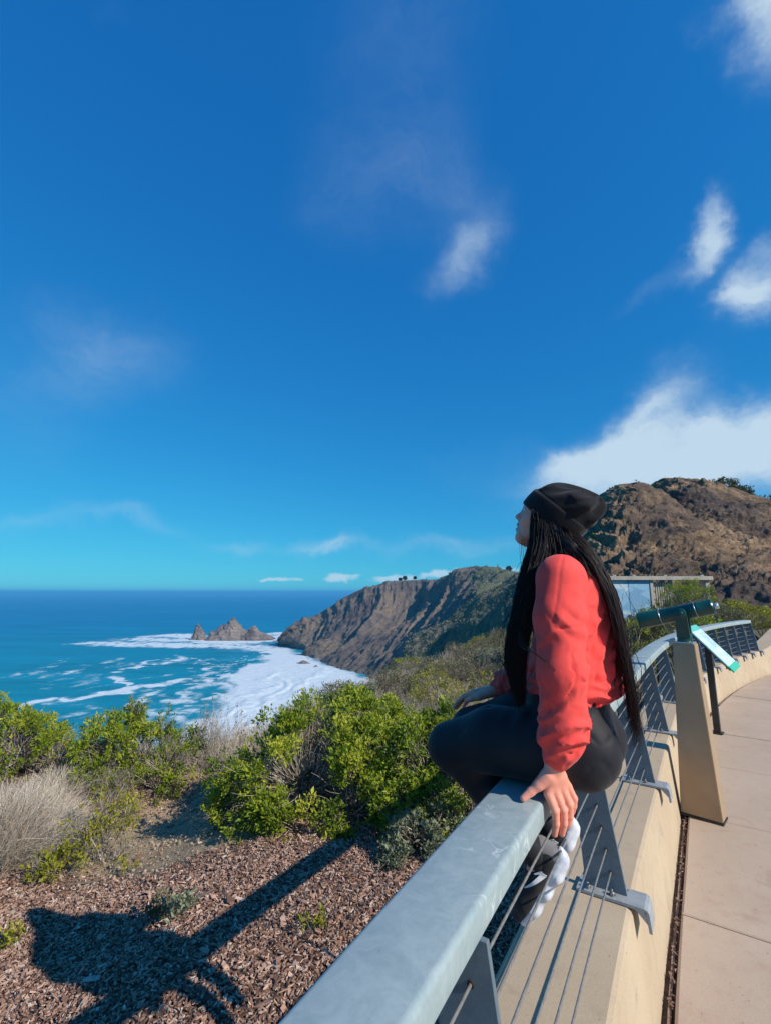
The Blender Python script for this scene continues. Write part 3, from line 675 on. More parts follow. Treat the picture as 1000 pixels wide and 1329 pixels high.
# ---- sea stack and skerries off the point
def rock_lump(name, pts, rad, seed, amp=0.3, sub=5):
    """islet from a heightfield over an ellipse"""
    bm = bmesh.new(); bmesh.ops.create_icosphere(bm, subdivisions=sub, radius=1.0); V = np.array([v.co[:] for v in bm.verts]); F = np.array([[v.index for v in f.verts] for f in bm.faces]); bm.free()
    return V, F
def islet(x0, x1, ybase, prof, Y0, depth, seed):
    nx, ny = 120, 50; xs = np.linspace(x0, x1, nx); hx = np.interp(xs, [p[0] for p in prof], [p[1] for p in prof])
    base = [at_z(x, ybase, SEA) for x in xs]; V = []
    sc = base[0][1] / FPX
    for j in range(ny):
        w = j / (ny - 1) * 2 - 1
        for i in range(nx):
            b = base[i]; h = (ybase - hx[i]) * sc * 1.02 * max(0.0, 1 - abs(w) ** 1.5) 
            V.append((b[0], b[1] + w * depth + depth, SEA - 3 + h + 3 * (1 - abs(w))))
    V = np.array(V)
    r = ridged(np.c_[V[:, 0] / 20 + V[:, 2] / 26, V[:, 1] / 24, V[:, 2] / 30], 5, seed, 0.6) - 0.62
    V[:, 2] += r * 9 * np.clip((V[:, 2] - SEA + 3) / 12, 0, 1); V[:, 0] += (fbm(V / 8, 4, seed + 3) - 0.5) * 8; V[:, 1] += (fbm(V / 8, 4, seed + 6) - 0.5) * 10
    return V, grid_faces(ny, nx)
M['stack'] = rock_mat('stack_rock', [(0.10, 0.085, 0.08), (0.19, 0.155, 0.135), (0.28, 0.225, 0.19), (0.34, 0.28, 0.235)], (0.3, 0.9, 0), [(0.1, 0.1, 0.06)] * 3, 0.6, 0.9, 2.5)
def rock_obj(name, V, F, label, mat=None):
    c = V.mean(axis=0); c[2] = SEA
    o = link(name, raw_mesh(name, V - c, F, mat or M['stack'], True), loc=tuple(c)); return tag(o, label, 'rock')
V, F = islet(258, 352, 832, [(258, 832), (264, 824), (271, 820), (276, 817), (282, 814), (288, 811), (293, 807), (297, 806), (300, 811), (306, 816), (312, 820), (318, 816), (323, 815), (328, 821), (336, 825), (345, 828), (352, 831)], 700, 26, 3)
rock_obj('sea_stack', V, F, 'jagged grey sea stack with twin peaks off the headland tip')
V, F = islet(245, 265, 831, [(245, 831), (250, 817), (253, 811), (257, 815), (261, 822), (265, 830)], 700, 9, 13)
rock_obj('sea_stack', V, F, 'small pointed rock at the seaward end of the larger jagged stack')
for (x0, x1, yb, h, lab, sd_) in ((385, 404, 862, 4, 'low dark reef awash in the white surf below the headland', 4), (407, 413, 866, 2.5, 'tiny dark rock in the white surf right of the low reef', 7), (352, 372, 833, 3, 'low dark ledge between the sea stack and the headland tip', 9)):
    V, F = islet(x0, x1, yb, [(x0, yb), (x0 * .7 + x1 * .3, yb - h * .6), ((x0 + x1) / 2, yb - h), (x0 * .25 + x1 * .75, yb - h * .5), (x1, yb)], 600, 5, sd_)
    rock_obj('reef_rock', V, F, lab)
# ------------------------------------------------------------------ ground outside the wall
XC_Y = [-40, 6.8, 8.2, 8.8, 10, 14, 20, 30, 50, 80, 130]; XC_X = [-12, -10, -7.6, -5.6, -3.4, -2.3, -1.5, 2.2, 11.5, 29, 52]
ZY_Y = [-40, 0, 3, 4, 5, 6, 8, 10, 12, 14, 20, 30, 50, 80, 130]; ZY_Z = [-1.8, -1.95, -2.06, -2.16, -2.32, -2.48, -2.78, -3.10, -3.45, -3.75, -4.25, -4.75, -5.4, -6.4, -9]
def gz(X, Y, rough=True):
    X = np.atleast_1d(np.asarray(X, float)); Y = np.atleast_1d(np.asarray(Y, float))
    xc = np.interp(Y, XC_Y, XC_X); z0 = np.interp(Y, ZY_Y, ZY_Z); dx = X - xc
    z = z0 + (-2.35 - z0) * sstep(dx, 4.0, 15.0) * sstep(Y, 6, 15)
    z = z - 0.85 * (np.sqrt(np.minimum(dx + 0.3, 0) ** 2 + 0.6) - math.sqrt(0.6))
    z = z - 0.34 * sstep(-X, 0.9, 2.7) * (1 - sstep(Y, 5.0, 7.5))
    if rough:
        p = np.c_[X, Y, np.zeros(len(X))]
        z = z + (fbm(p / 1.6, 4, 91) - 0.5) * 0.22 + (fbm(p / 0.22, 2, 92) - 0.5) * 0.035
        z = z + (fbm(p / 6.0, 3, 93) - 0.5) * 0.7 * sstep(Y, 12, 26)
    return z
ang = np.radians(np.concatenate([np.linspace(-140, -84.6, 60), np.linspace(-84, 72, 520), np.linspace(73, 120, 40)])); rad = np.geomspace(0.35, 150, 330)
A, R = np.meshgrid(ang, rad); Xg = (R * np.sin(A)).ravel(); Yg = (R * np.cos(A)).ravel() - 0.2; Zg = gz(Xg, Yg)
# keep it below the walkway slab
CUR = np.array([ref(q)[0] for q in np.arange(-1.9, 16.5, 0.05)]); CN = np.array([ref(q)[2] for q in np.arange(-1.9, 16.5, 0.05)])
def wall_n(X, Y):
    X = np.atleast_1d(X); Y = np.atleast_1d(Y); out = np.zeros(len(X))
    for s in range(0, len(X), 20000):
        d = np.c_[X[s:s + 20000], Y[s:s + 20000]][:, None, :] - CUR[None]; k = np.argmin((d ** 2).sum(axis=2), axis=1)
        out[s:s + 20000] = (d[np.arange(len(k)), k] * CN[k]).sum(axis=1)
    return out
nn = wall_n(Xg, Yg); Zg = np.where(nn > -0.2, np.minimum(Zg, -1.98), Zg)
bare = np.exp(-(((Xg + 2.0) / 1.6) ** 2 + ((Yg - 5.5) / 1.1) ** 2)) + np.exp(-(((Xg + 2.7) / 0.6) ** 2 + ((Yg - 8.0) / 1.8) ** 2))
m, t = material('slope_soil')
ab = t.new('ShaderNodeAttribute', attribute_name='bare').outputs['Fac']; asx = t.new('ShaderNodeAttribute', attribute_name='scrub').outputs['Fac']
f1 = t.noise(t.pos, 38, 5, 0.75); f2 = t.noise(t.pos, 3.2, 5, 0.65); vor = t.new('ShaderNodeTexVoronoi'); vor.inputs['Scale'].default_value = 34; t.l.new(t.pos, vor.inputs['Vector'])
mul = t.ramp(f1, [(0.30, (0.055, 0.034, 0.026)), (0.48, (0.18, 0.115, 0.085)), (0.64, (0.31, 0.21, 0.16)), (0.78, (0.44, 0.33, 0.26))])
mul = t.mix(0.5, mul, t.ramp(vor.outputs['Color'], [(0.2, 0.25), (0.8, 0.75)]), 'OVERLAY')
dirt = t.ramp(t.noise(t.pos, 55, 5, 0.7), [(0.3, (0.27, 0.19, 0.115)), (0.55, (0.42, 0.315, 0.195)), (0.75, (0.55, 0.43, 0.28))])
bm_ = t.smooth(t.math('ADD', ab, t.math('MULTIPLY', t.math('SUBTRACT', f2, 0.5), 0.7)), 0.30, 0.75)
col = t.mix(bm_, mul, dirt)
scr = t.ramp(t.noise(t.pos, 5.5, 7, 0.75), [(0.28, (0.045, 0.05, 0.025)), (0.45, (0.12, 0.105, 0.06)), (0.58, (0.21, 0.18, 0.12)), (0.75, (0.30, 0.27, 0.19))])
col = t.mix(t.smooth(asx, 0.2, 0.8), col, scr)
t.l.new(col, t.p.inputs['Base Color']); t.p.inputs['Roughness'].default_value = 0.95; t.p.inputs['Specular IOR Level'].default_value = 0.12
b = bump(t, f1, 0.8, 0.02); t.l.new(bump(t, vor.outputs['Distance'], 0.5, 0.02, b), t.p.inputs['Normal'])
scrub_a = sstep(Yg, 8.6, 10.5)
ground = link('ground', raw_mesh('ground', np.c_[Xg, Yg, Zg], grid_faces(len(rad), len(ang)), m, True, {'bare': bare, 'scrub': scrub_a * (1 - np.clip(bare, 0, 1))}), kind='structure')
def g1(x, y): return float(gz(x, y)[0])

# ---- bark mulch: loose chips lying on the soil
def chips(n, seed):
    r = np.random.default_rng(seed); X = []; Y = []
    while len(X) < n:
        x = r.uniform(-4.3, 1.2, 4000); y = r.uniform(2.1, 7.4, 4000)
        d = np.exp(-(((x + 2.0) / 1.7) ** 2 + ((y - 5.5) / 1.15) ** 2)); keep = r.uniform(0, 1, 4000) > np.clip(d * 1.5, 0, 0.97)
        keep &= r.uniform(0, 1, 4000) < np.clip((8.2 - y) / 3.0, 0.12, 1)
        x, y = x[keep], y[keep]; k = wall_n(x, y) < -0.26; X += list(x[k]); Y += list(y[k])
    X = np.array(X[:n]); Y = np.array(Y[:n]); Z = gz(X, Y)
    L = np.exp(r.normal(math.log(0.0195), 0.45, n)); Wd = L * r.uniform(0.2, 0.5, n); T = r.uniform(0.003, 0.007, n)
    a = r.uniform(0, 2 * math.pi, n); tilt = r.normal(0, 0.38, n); roll = r.normal(0, 0.45, n)
    ex = np.c_[np.cos(a) * np.cos(tilt), np.sin(a) * np.cos(tilt), np.sin(tilt)]; ey = np.c_[-np.sin(a), np.cos(a), np.zeros(n)]; ez = np.cross(ex, ey)
    ey2 = ey * np.cos(roll)[:, None] + ez * np.sin(roll)[:, None]; ez2 = np.cross(ex, ey2)
    c = np.c_[X, Y, Z + 0.006 + r.uniform(0, 0.014, n)]; V = []
    for sx, sy, sz_ in ((-1, -.7, -1), (1, -1, -1), (.8, 1, -1), (-1, .8, -1), (-1, -.7, 1), (1, -1, 1), (.8, 1, 1), (-1, .8, 1)):
        V.append(c + ex * (sx * L / 2)[:, None] + ey2 * (sy * Wd / 2)[:, None] + ez2 * (sz_ * T / 2)[:, None])
    V = np.stack(V, axis=1).reshape(-1, 3); o = np.arange(n)[:, None] * 8
    F = np.concatenate([o + np.array(f) for f in ([4, 5, 6, 7], [0, 1, 5, 4], [1, 2, 6, 5], [2, 3, 7, 6], [3, 0, 4, 7])])
    tone = np.repeat(r.uniform(0, 1, n), 8); return V, F, tone
m, t = material('bark_chip')
ta = t.new('ShaderNodeAttribute', attribute_name='tone').outputs['Fac']
t.l.new(t.mix(0.3, t.ramp(ta, [(0.0, (0.075, 0.044, 0.034)), (0.35, (0.26, 0.145, 0.100)), (0.7, (0.42, 0.255, 0.18)), (0.93, (0.53, 0.375, 0.29)), (1.0, (0.62, 0.53, 0.45))]), t.ramp(t.noise(t.pos, 90, 3, 0.6), [(0.3, 0.25), (0.7, 0.7)]), 'OVERLAY'), t.p.inputs['Base Color'])
t.p.inputs['Roughness'].default_value = 0.85; t.p.inputs['Specular IOR Level'].default_value = 0.25
V, F, tone = chips(90000, 4)
link('bark_mulch', raw_mesh('bark_mulch', V, F, m, False, {'tone': tone}), kind='stuff')
pb = MB(); r = np.random.default_rng(12)
for _ in range(900):
    x = r.normal(-2.2, 0.75); y = r.normal(5.6, 0.9); s = abs(r.normal(0.007, 0.006)) + 0.003
    bmx = bmesh.new(); bmesh.ops.create_icosphere(bmx, subdivisions=1, radius=s)
    for v in bmx.verts: v.co *= 1 + r.uniform(-.25, .25)
    pb.bm(bmx, (x, y, g1(x, y) + s * 0.4))
pb.build('pebbles', simple('pebble_stone', (0.22, 0.17, 0.11), (0.42, 0.36, 0.27), 20, 0.9), None, False, kind='stuff', world=False)

# ------------------------------------------------------------------ vegetation
def leaf_material(name, stops, trans=0.3, rough=0.5):
    m = bpy.data.materials.new(name); m.use_nodes = True; t = NT(m.node_tree); t.n.clear()
    out = t.new('ShaderNodeOutputMaterial'); a = t.new('ShaderNodeAttribute', attribute_name='tone').outputs['Fac']
    c = t.ramp(a, stops); p = t.new('ShaderNodeBsdfPrincipled'); t.l.new(c, p.inputs['Base Color']); p.inputs['Roughness'].default_value = rough; p.inputs['Specular IOR Level'].default_value = 0.3
    tr = t.new('ShaderNodeBsdfTranslucent'); t.l.new(c, tr.inputs[0]); mx = t.new('ShaderNodeMixShader'); mx.inputs[0].default_value = trans
    t.l.new(p.outputs[0], mx.inputs[1]); t.l.new(tr.outputs[0], mx.inputs[2]); t.l.new(mx.outputs[0], out.inputs[0]); return m
M['leaf'] = leaf_material('coyote_brush_leaf', [(0, (0.035, 0.062, 0.008)), (0.35, (0.12, 0.19, 0.016)), (0.7, (0.285, 0.355, 0.025)), (1, (0.46, 0.47, 0.05))], 0.36)
M['leaf_y'] = leaf_material('yellow_green_leaf', [(0, (0.09, 0.10, 0.010)), (0.5, (0.27, 0.28, 0.022)), (1, (0.48, 0.43, 0.05))], 0.34)
M['leaf_sage'] = leaf_material('sage_leaf', [(0, (0.09, 0.115, 0.062)), (0.5, (0.19, 0.225, 0.13)), (1, (0.33, 0.36, 0.24))], 0.2)
M['leaf_olive'] = leaf_material('olive_scrub_leaf', [(0, (0.055, 0.062, 0.026)), (0.5, (0.12, 0.125, 0.055)), (1, (0.22, 0.21, 0.11))], 0.2)
M['leaf_far'] = leaf_material('far_scrub_leaf', [(0, (0.10, 0.11, 0.065)), (0.5, (0.185, 0.19, 0.115)), (1, (0.30, 0.29, 0.19))], 0.15)
M['twig'] = leaf_material('dry_twig', [(0, (0.10, 0.075, 0.055)), (0.5, (0.27, 0.225, 0.175)), (1, (0.50, 0.44, 0.36))], 0.0, 0.8)
M['straw'] = leaf_material('dry_straw', [(0, (0.30, 0.245, 0.18)), (0.5, (0.55, 0.47, 0.37)), (1, (0.76, 0.68, 0.57))], 0.12, 0.7)
M['bark'] = simple('shrub_bark', (0.06, 0.045, 0.035), (0.17, 0.13, 0.10), 30, 0.9)

def unit(r, n):
    v = r.normal(size=(n, 3)); return v / np.linalg.norm(v, axis=1)[:, None]
def leaves_at(C, D, size, r, per=9, spread=0.9, rad=0.035, tone=None, aspect=0.46):
    """rosettes of folded leaves: cluster points C with outward directions D"""
    n = len(C); c = np.repeat(C, per, axis=0); d = np.repeat(D, per, axis=0); N = n * per
    ax = d + unit(r, N) * spread; ax /= np.linalg.norm(ax, axis=1)[:, None]
    side = np.cross(ax, unit(r, N)); side /= np.linalg.norm(side, axis=1)[:, None] + 1e-9; nor = np.cross(side, ax)
    L = size * np.exp(r.normal(0, 0.28, N)); Wd = L * aspect * r.uniform(0.75, 1.2, N)
    b = c + unit(r, N) * rad * r.uniform(0.2, 1, N)[:, None] + d * (rad * r.uniform(-1.2, 0.8, N))[:, None]
    V = np.stack([b, b + ax * (L * 0.55)[:, None] + side * (Wd / 2)[:, None] + nor * (Wd * 0.18)[:, None], b + ax * L[:, None], b + ax * (L * 0.55)[:, None] - side * (Wd / 2)[:, None] + nor * (Wd * 0.18)[:, None]], axis=1).reshape(-1, 3)
    o = np.arange(N)[:, None] * 4; F = np.concatenate([o + np.array([0, 1, 2]), o + np.array([0, 2, 3])])
    tn = np.repeat(tone, per) if tone is not None else np.full(N, 0.5)
    tn = np.clip(tn + r.normal(0, 0.14, N), 0, 1); return V, F, np.repeat(tn, 4)
def sticks(A, B, w0, w1, r, bend=0.12, seg=4):
    """thin tapered three-sided twigs from points A to B, arrays"""
    n = len(A); A = np.asarray(A); B = np.asarray(B); d = B - A; L = np.linalg.norm(d, axis=1)[:, None] + 1e-9; d = d / L
    s = np.cross(d, unit(r, n)); s /= np.linalg.norm(s, axis=1)[:, None] + 1e-9; u = np.cross(d, s)
    bn = s * L * r.normal(0, bend, n)[:, None] + u * L * r.normal(0, bend, n)[:, None]
    w0 = np.broadcast_to(w0, n); w1 = np.broadcast_to(w1, n); V = []
    for k in range(seg + 1):
        f = k / seg; c = A + (B - A) * f + bn * (4 * f * (1 - f)); w = (w0 * (1 - f) + w1 * f)[:, None]
        for j in range(3):
            a = j * 2 * math.pi / 3; V.append(c + (s * math.cos(a) + u * math.sin(a)) * w)
    V = np.stack(V, axis=1).reshape(-1, 3); k = (seg + 1) * 3; o = np.arange(n)[:, None] * k; F = []
    for i in range(seg):
        for j in range(3): F.append(o + np.array([i * 3 + j, i * 3 + (j + 1) % 3, (i + 1) * 3 + (j + 1) % 3, (i + 1) * 3 + j]))
    return V, np.concatenate(F)
def bush(name, label, lobes, dens, leaf, matl, seed, per=9, twig=220, tone0=0.45, hole=0.42, cat='shrub', group=None, bare_twigs=0, openness=0.0, lump=0.32, rad=0.04, ts=1.0, clump=.15):
    """lobes: list of (x, y, z_centre, rx, ry, rz). Leaf rosettes on a lumpy shell with gaps, over twigs"""
    r = np.random.default_rng(seed); x0, y0 = lobes[0][0], lobes[0][1]; base = np.array([x0, y0, g1(x0, y0)])
    root = thing(name, label, cat, tuple(base), group=group); Cs = []; Ds = []; Ts = []; A = []; B = []; A2 = []; B2 = []
    for (x, y, z, rx, ry, rz) in lobes:
        area = 4 * math.pi * ((rx * ry) ** 1.6 / 3 + (rx * rz) ** 1.6 / 3 + (ry * rz) ** 1.6 / 3) ** (1 / 1.6); c0 = np.array([x, y, z]); R3 = np.array([rx, ry, rz])
        rc = clump * min(1.0, max(.45, min(rx, rz) / .45)); nc = max(8, int(area / (rc * rc) * .62)); per_c = max(5, int(dens * area / nc))
        d = unit(r, nc); d = d[d[:, 2] > -0.5]; nc = len(d); sh = 1 + lump * (fbm(d * 2.6 + seed, 3, seed) - 0.5) * 2
        CC = c0 + d * R3 * (sh * (1 - r.uniform(0, 1, nc) ** 1.6 * (0.30 + openness)))[:, None]
        ok = r.uniform(0, 1, nc) > hole - .22; ok &= fbm(CC * 2.4 / max(0.6, min(1.5, rx)) + seed * 3.1, 2, seed + 5) > hole - .06
        for (x2, y2, z2, a2, b2, c2) in lobes:                       # drop what lies deep inside a neighbour
            if (x2, y2, z2) != (x, y, z): ok &= (((CC - np.array([x2, y2, z2])) / np.array([a2, b2, c2])) ** 2).sum(axis=1) > 0.60
        CC = CC[ok]; d = d[ok]; nc = len(CC); ct = np.clip(tone0 + r.normal(0, .17, nc), 0, 1); sz_ = rc * np.exp(r.normal(0, .25, nc))
        dn = d / R3; dn /= np.linalg.norm(dn, axis=1)[:, None]; dn[:, 2] += .35; dn /= np.linalg.norm(dn, axis=1)[:, None]
        e = unit(r, nc * per_c) + np.repeat(dn, per_c, 0) * .75; e /= np.linalg.norm(e, axis=1)[:, None]
        P = np.repeat(CC, per_c, 0) + e * (np.repeat(sz_, per_c) * r.uniform(.55, 1.0, nc * per_c))[:, None] * np.array([1, 1, .8])
        dd = e + np.array([0, 0, .35]); dd /= np.linalg.norm(dd, axis=1)[:, None]; keep = P[:, 2] > gz(P[:, 0], P[:, 1], False) - 0.02
        P = P[keep]; dd = dd[keep]; ct2 = np.repeat(ct, per_c)[keep]
        Cs.append(P); Ds.append(dd); Ts.append(ct2 + .10 * e[keep][:, 2])
        k = min(len(P), int(twig * rx * rz * 4)); pick = r.permutation(len(P))[:k]
        inner = c0 + (P[pick] - c0) * r.uniform(0.1, 0.55, k)[:, None]; inner[:, 2] = inner[:, 2] * 0.65 + (base[2] + 0.1) * 0.35
        A.append(inner); B.append(P[pick])
        if bare_twigs:
            k = int(bare_twigs * rx * rz * 4); q = unit(r, k); q[:, 2] = np.abs(q[:, 2]) * 0.8 + 0.1; P3 = c0 + q * R3 * r.uniform(0.75, 1.28, k)[:, None]
            A2.append(c0 + (P3 - c0) * r.uniform(0.3, 0.7, k)[:, None]); B2.append(P3)
    C = np.vstack(Cs); V, F, tn = leaves_at(C, np.vstack(Ds), leaf, r, per, 0.9, rad, np.concatenate(Ts))
    part('foliage', V, F, matl, root, False, attrs={'tone': tn}, kind='stuff')
    V, F = sticks(np.vstack(A), np.vstack(B), 0.007 * ts, 0.002 * ts, r); nt = len(V)
    if A2: V2, F2 = sticks(np.vstack(A2), np.vstack(B2), 0.004 * ts, 0.0014 * ts, r, 0.16); V = np.vstack([V, V2]); F = np.vstack([F, F2 + nt])
    part('twigs', V, F, M['twig'], root, False, attrs={'tone': np.repeat(np.clip(r.normal(0.42, 0.22, len(V) // 15), 0, 1), 15)}, kind='stuff')
    sb = MB()
    for _ in range(3 + len(lobes)):
        l = lobes[r.integers(len(lobes))]; p = np.array([l[0] + r.normal(0, l[3] * .3), l[1] + r.normal(0, l[4] * .3), l[2] + l[5] * 0.3])
        b0 = base + np.array([r.normal(0, .08), r.normal(0, .08), 0]); mid = (b0 + p) / 2 + np.array([r.normal(0, .08), r.normal(0, .08), -0.1]); f = np.linspace(0, 1, 7)[:, None]
        sb.tube((1 - f) ** 2 * b0 + 2 * f * (1 - f) * mid + f ** 2 * p, np.linspace(0.02, 0.006, 7) * ts, 6)
    sb.build('stem', M['bark'], root, True); return root
def twig_shrub(name, label, x, y, R, H, n, seed, matl, cat='shrub', group=None, leafs=None, w=0.004, z=None, lean=(0, 0), spread=0.75, kids=4, tone=0.55):
    """bare branching shrub: stems fanning out of the ground, each forking twice"""
    r = np.random.default_rng(seed); z = g1(x, y) if z is None else z; b = np.array([x, y, z]); root = thing(name, label, cat, tuple(b), group=group)
    A = b + np.c_[r.normal(0, R * 0.25, n), r.normal(0, R * 0.25, n), np.zeros(n) - 0.03]; d = unit(r, n) * spread; d[:, 2] = np.abs(d[:, 2]) + 0.55; d[:, 0] += lean[0]; d[:, 1] += lean[1]; d /= np.linalg.norm(d, axis=1)[:, None]
    L = r.uniform(0.55, 1.0, n)[:, None]; Bp = A + d * np.array([R, R, H]) * L; AA = [A]; BB = [Bp]; W0 = [np.full(n, w)]; W1 = [np.full(n, w * 0.4)]
    src = (A, Bp, d)
    for lev in range(2):
        a, b_, dd = src; k = kids; f = r.uniform(0.35, 1.0, len(a) * k)[:, None]; a2 = np.repeat(a, k, 0) * (1 - f) + np.repeat(b_, k, 0) * f
        d2 = np.repeat(dd, k, 0) + unit(r, len(a2)) * 0.75; d2[:, 2] += 0.12; d2 /= np.linalg.norm(d2, axis=1)[:, None]
        l2 = r.uniform(0.14, 0.42, len(a2))[:, None] * (0.75 if lev else 1); b2 = a2 + d2 * np.array([R, R, H]) * l2 * 0.9
        AA.append(a2); BB.append(b2); W0.append(np.full(len(a2), w * (0.55 - 0.2 * lev))); W1.append(np.full(len(a2), w * 0.22)); src = (a2, b2, d2)
        if lev == 0 and len(a2) > 4000: break
    V, F = sticks(np.vstack(AA), np.vstack(BB), np.concatenate(W0), np.concatenate(W1), r, 0.10, 3); k = len(V) // 12
    part('twigs', V, F, matl, root, False, attrs={'tone': np.repeat(np.clip(r.normal(tone, 0.22, k), 0, 1), 12)}, kind='stuff')
    if leafs:
        num, size, lm, tn, lo = leafs; P = src[1]; hgt = (P[:, 2] - z) / H; ok = np.where(hgt > lo)[0]; pick = r.choice(ok, min(num, len(ok)), replace=False)
        pick = pick[fbm(P[pick] * 5, 2, seed) > 0.42]
        V, F, tt = leaves_at(P[pick], src[2][pick], size, r, 8, 0.9, size * 0.9, np.clip(r.normal(tn, .2, len(pick)), 0, 1)); part('foliage', V, F, lm, root, False, attrs={'tone': tt}, kind='stuff')
    return root
def pxg(x, y):
    """where the sight line through (x, y) meets the ground"""
    d = at_dir(x, y); lo, hi = 0.5, 150.0; s = np.geomspace(1.0, 120, 700); P = d[None] * s[:, None]; h = P[:, 2] - gz(P[:, 0], P[:, 1], False); k = np.argmax(h < 0)
    return P[k] if h[k] < 0 else P[-1]
# ---- foreground shrubs
def lobe(px, py, Y, r, rz=None, ry=None):
    p = at(px, py, Y); return (p[0], p[1], p[2], r, ry or r, rz or r)
bush('green_bush', 'big dense bright green bush in the middle of the slope, left of her knees',
     [lobe(395, 1010, 5.6, .80, .62), lobe(345, 1028, 5.6, .42, .42), lobe(440, 962, 6.3, .70, .55), lobe(385, 1075, 5.0, .42, .34), lobe(482, 945, 7.0, .6, .42), lobe(500, 1000, 5.6, .50, .50), lobe(455, 1045, 5.1, .45, .42)], 560, .040, M['leaf'], 21, per=10, twig=150, tone0=.56, hole=.36, bare_twigs=20, rad=.040, clump=.17)
bush('green_bush', 'bushy green growth close to the railing, below her knee and right of the big bush',
     [lobe(560, 1010, 5.2, .52, .50), lobe(600, 985, 5.4, .50, .5), lobe(535, 1050, 4.8, .38, .32), lobe(610, 1045, 4.7, .42, .36), lobe(640, 1010, 5.0, .45, .45)], 480, .038, M['leaf'], 22, per=10, twig=160, tone0=.50, hole=.38, bare_twigs=40)
bush('sage_bush', 'pale grey-green sagebrush beside the railing in front of the green growth',
     [lobe(540, 1100, 4.3, .26, .26), lobe(565, 1078, 4.5, .25, .25), lobe(520, 1128, 4.1, .17, .17)], 900, .030, M['leaf_sage'], 23, per=9, twig=900, tone0=.5, hole=.40, rad=.03, openness=.15)
bush('low_plant', 'low yellowish green ground plant at the foot of the big green bush', [lobe(355, 1150, 4.45, .30, .10), lobe(325, 1168, 4.3, .18, .07), lobe(385, 1130, 4.6, .25, .12)], 340, .024, M['leaf_y'], 24, per=7, twig=60, tone0=.40, hole=.47)
bush('green_bush', 'green bush at the left edge of the photograph above the dry grass', [lobe(28, 980, 7.6, .62, .55), lobe(-30, 965, 7.8, .6, .6), lobe(75, 985, 7.6, .42, .38), lobe(10, 955, 7.8, .35, .35)], 400, .040, M['leaf'], 25, per=10, tone0=.60, hole=.38, bare_twigs=60, twig=140)
bush('green_bush', 'rounded green bush in front of the sea, second from the left edge', [lobe(150, 975, 7.4, .48, .46), lobe(185, 985, 7.4, .38, .4), lobe(128, 1000, 7.2, .38, .36)], 480, .040, M['leaf'], 26, per=10, tone0=.58, hole=.36, bare_twigs=50, twig=140)
bush('green_bush', 'thin open green bush with bare upper twigs in front of the white surf', [lobe(215, 1000, 7.2, .38, .40), lobe(240, 965, 7.8, .28, .28), lobe(205, 1025, 6.9, .35, .28)], 260, .038, M['leaf'], 27, per=9, tone0=.46, hole=.47, bare_twigs=160, openness=.3, clump=.13)
# upright sprays sticking out of the left bushes
for (px, py, n, s, lab) in ((172, 922, 26, 31, 'small upright leafy spray rising highest above the left bushes'), (212, 940, 18, 32, 'thin leafy spray right of the tallest spray')):
    p = at(px, py + 38, 7.6); twig_shrub('leafy_spray', lab, p[0], p[1], .22, .55, n, s, M['twig'], leafs=(150, .034, M['leaf'], .45, .5), z=p[2], w=.004, spread=.45)
p = pxg(255, 1010); twig_shrub('bare_shrub', 'leafless grey shrub at the edge of the slope in front of the surf', p[0] + .1, p[1] + .3, .55, 1.0, 26, 33, M['twig'], leafs=(60, .024, M['leaf_olive'], .5, .4), w=.005)
p = pxg(300, 985); twig_shrub('bare_shrub', 'small dry shrub by the bare path, between path and surf', p[0], p[1] + .6, .5, .45, 10, 34, M['twig'], leafs=(90, .024, M['leaf_olive'], .6, .3), w=.004)
# dry grass mound
def grass_mound(name, label, x, y, R, H, n, seed, lean=(0, 0)):
    r = np.random.default_rng(seed); b = np.array([x, y, g1(x, y)]); root = thing(name, label, 'dry grass', tuple(b))
    a = r.uniform(0, 2 * math.pi, n); q = np.sqrt(r.uniform(0, 1, n)) * R; A = np.c_[x + q * np.cos(a), y + q * np.sin(a), np.zeros(n)]; A[:, 2] = gz(A[:, 0], A[:, 1], False) - 0.02 + H * 0.45 * (1 - (q / R) ** 2) * r.uniform(0, 1, n)
    d = np.c_[np.cos(a) * q / R * 0.9 + lean[0], np.sin(a) * q / R * 0.9 + lean[1], np.full(n, 0.75)] + unit(r, n) * 0.42; d /= np.linalg.norm(d, axis=1)[:, None]
    L = H * r.uniform(0.35, 0.95, n)[:, None]; Bp = A + d * L; Bp[:, 2] -= (L[:, 0] ** 2) * 0.25
    V, F = sticks(A, Bp, .0028, .0010, r, .10, 4); part('straw', V, F, M['straw'], root, False, attrs={'tone': np.repeat(np.clip(r.normal(.55, .25, n), 0, 1), 15)}, kind='stuff'); return root
p = pxg(15, 1130); grass_mound('dry_grass_mound', 'large mound of dead straw-grey grass at the left edge of the slope', p[0] - .42, p[1] + .25, .50, .70, 7000, 35, (.14, -.12))
p = pxg(75, 1060); grass_mound('dry_grass_mound', 'smaller tuft of dead grass behind the large straw mound', p[0] - .35, p[1] + .5, .36, .36, 2000, 36, (.15, 0))
p = pxg(150, 1050); twig_shrub('dry_shrub', 'brown dry shrub between the straw mound and the rounded green bush', p[0] - .15, p[1] + .25, .42, .42, 40, 37, M['twig'], leafs=(260, .022, M['leaf_olive'], .6, .2), w=.004)
p = pxg(130, 1125); twig_shrub('yellow_shrub', 'sparse twiggy shrub with yellow green leaves at the edge of the mulch', p[0], p[1], .42, .62, 26, 38, M['twig'], leafs=(340, .028, M['leaf_y'], .6, .25), w=.005, lean=(.1, 0))
p = pxg(65, 1145); twig_shrub('yellow_shrub', 'low yellow green shrub in front of the straw mound', p[0], p[1], .25, .30, 20, 39, M['twig'], leafs=(240, .028, M['leaf_y'], .45, .2), w=.004)
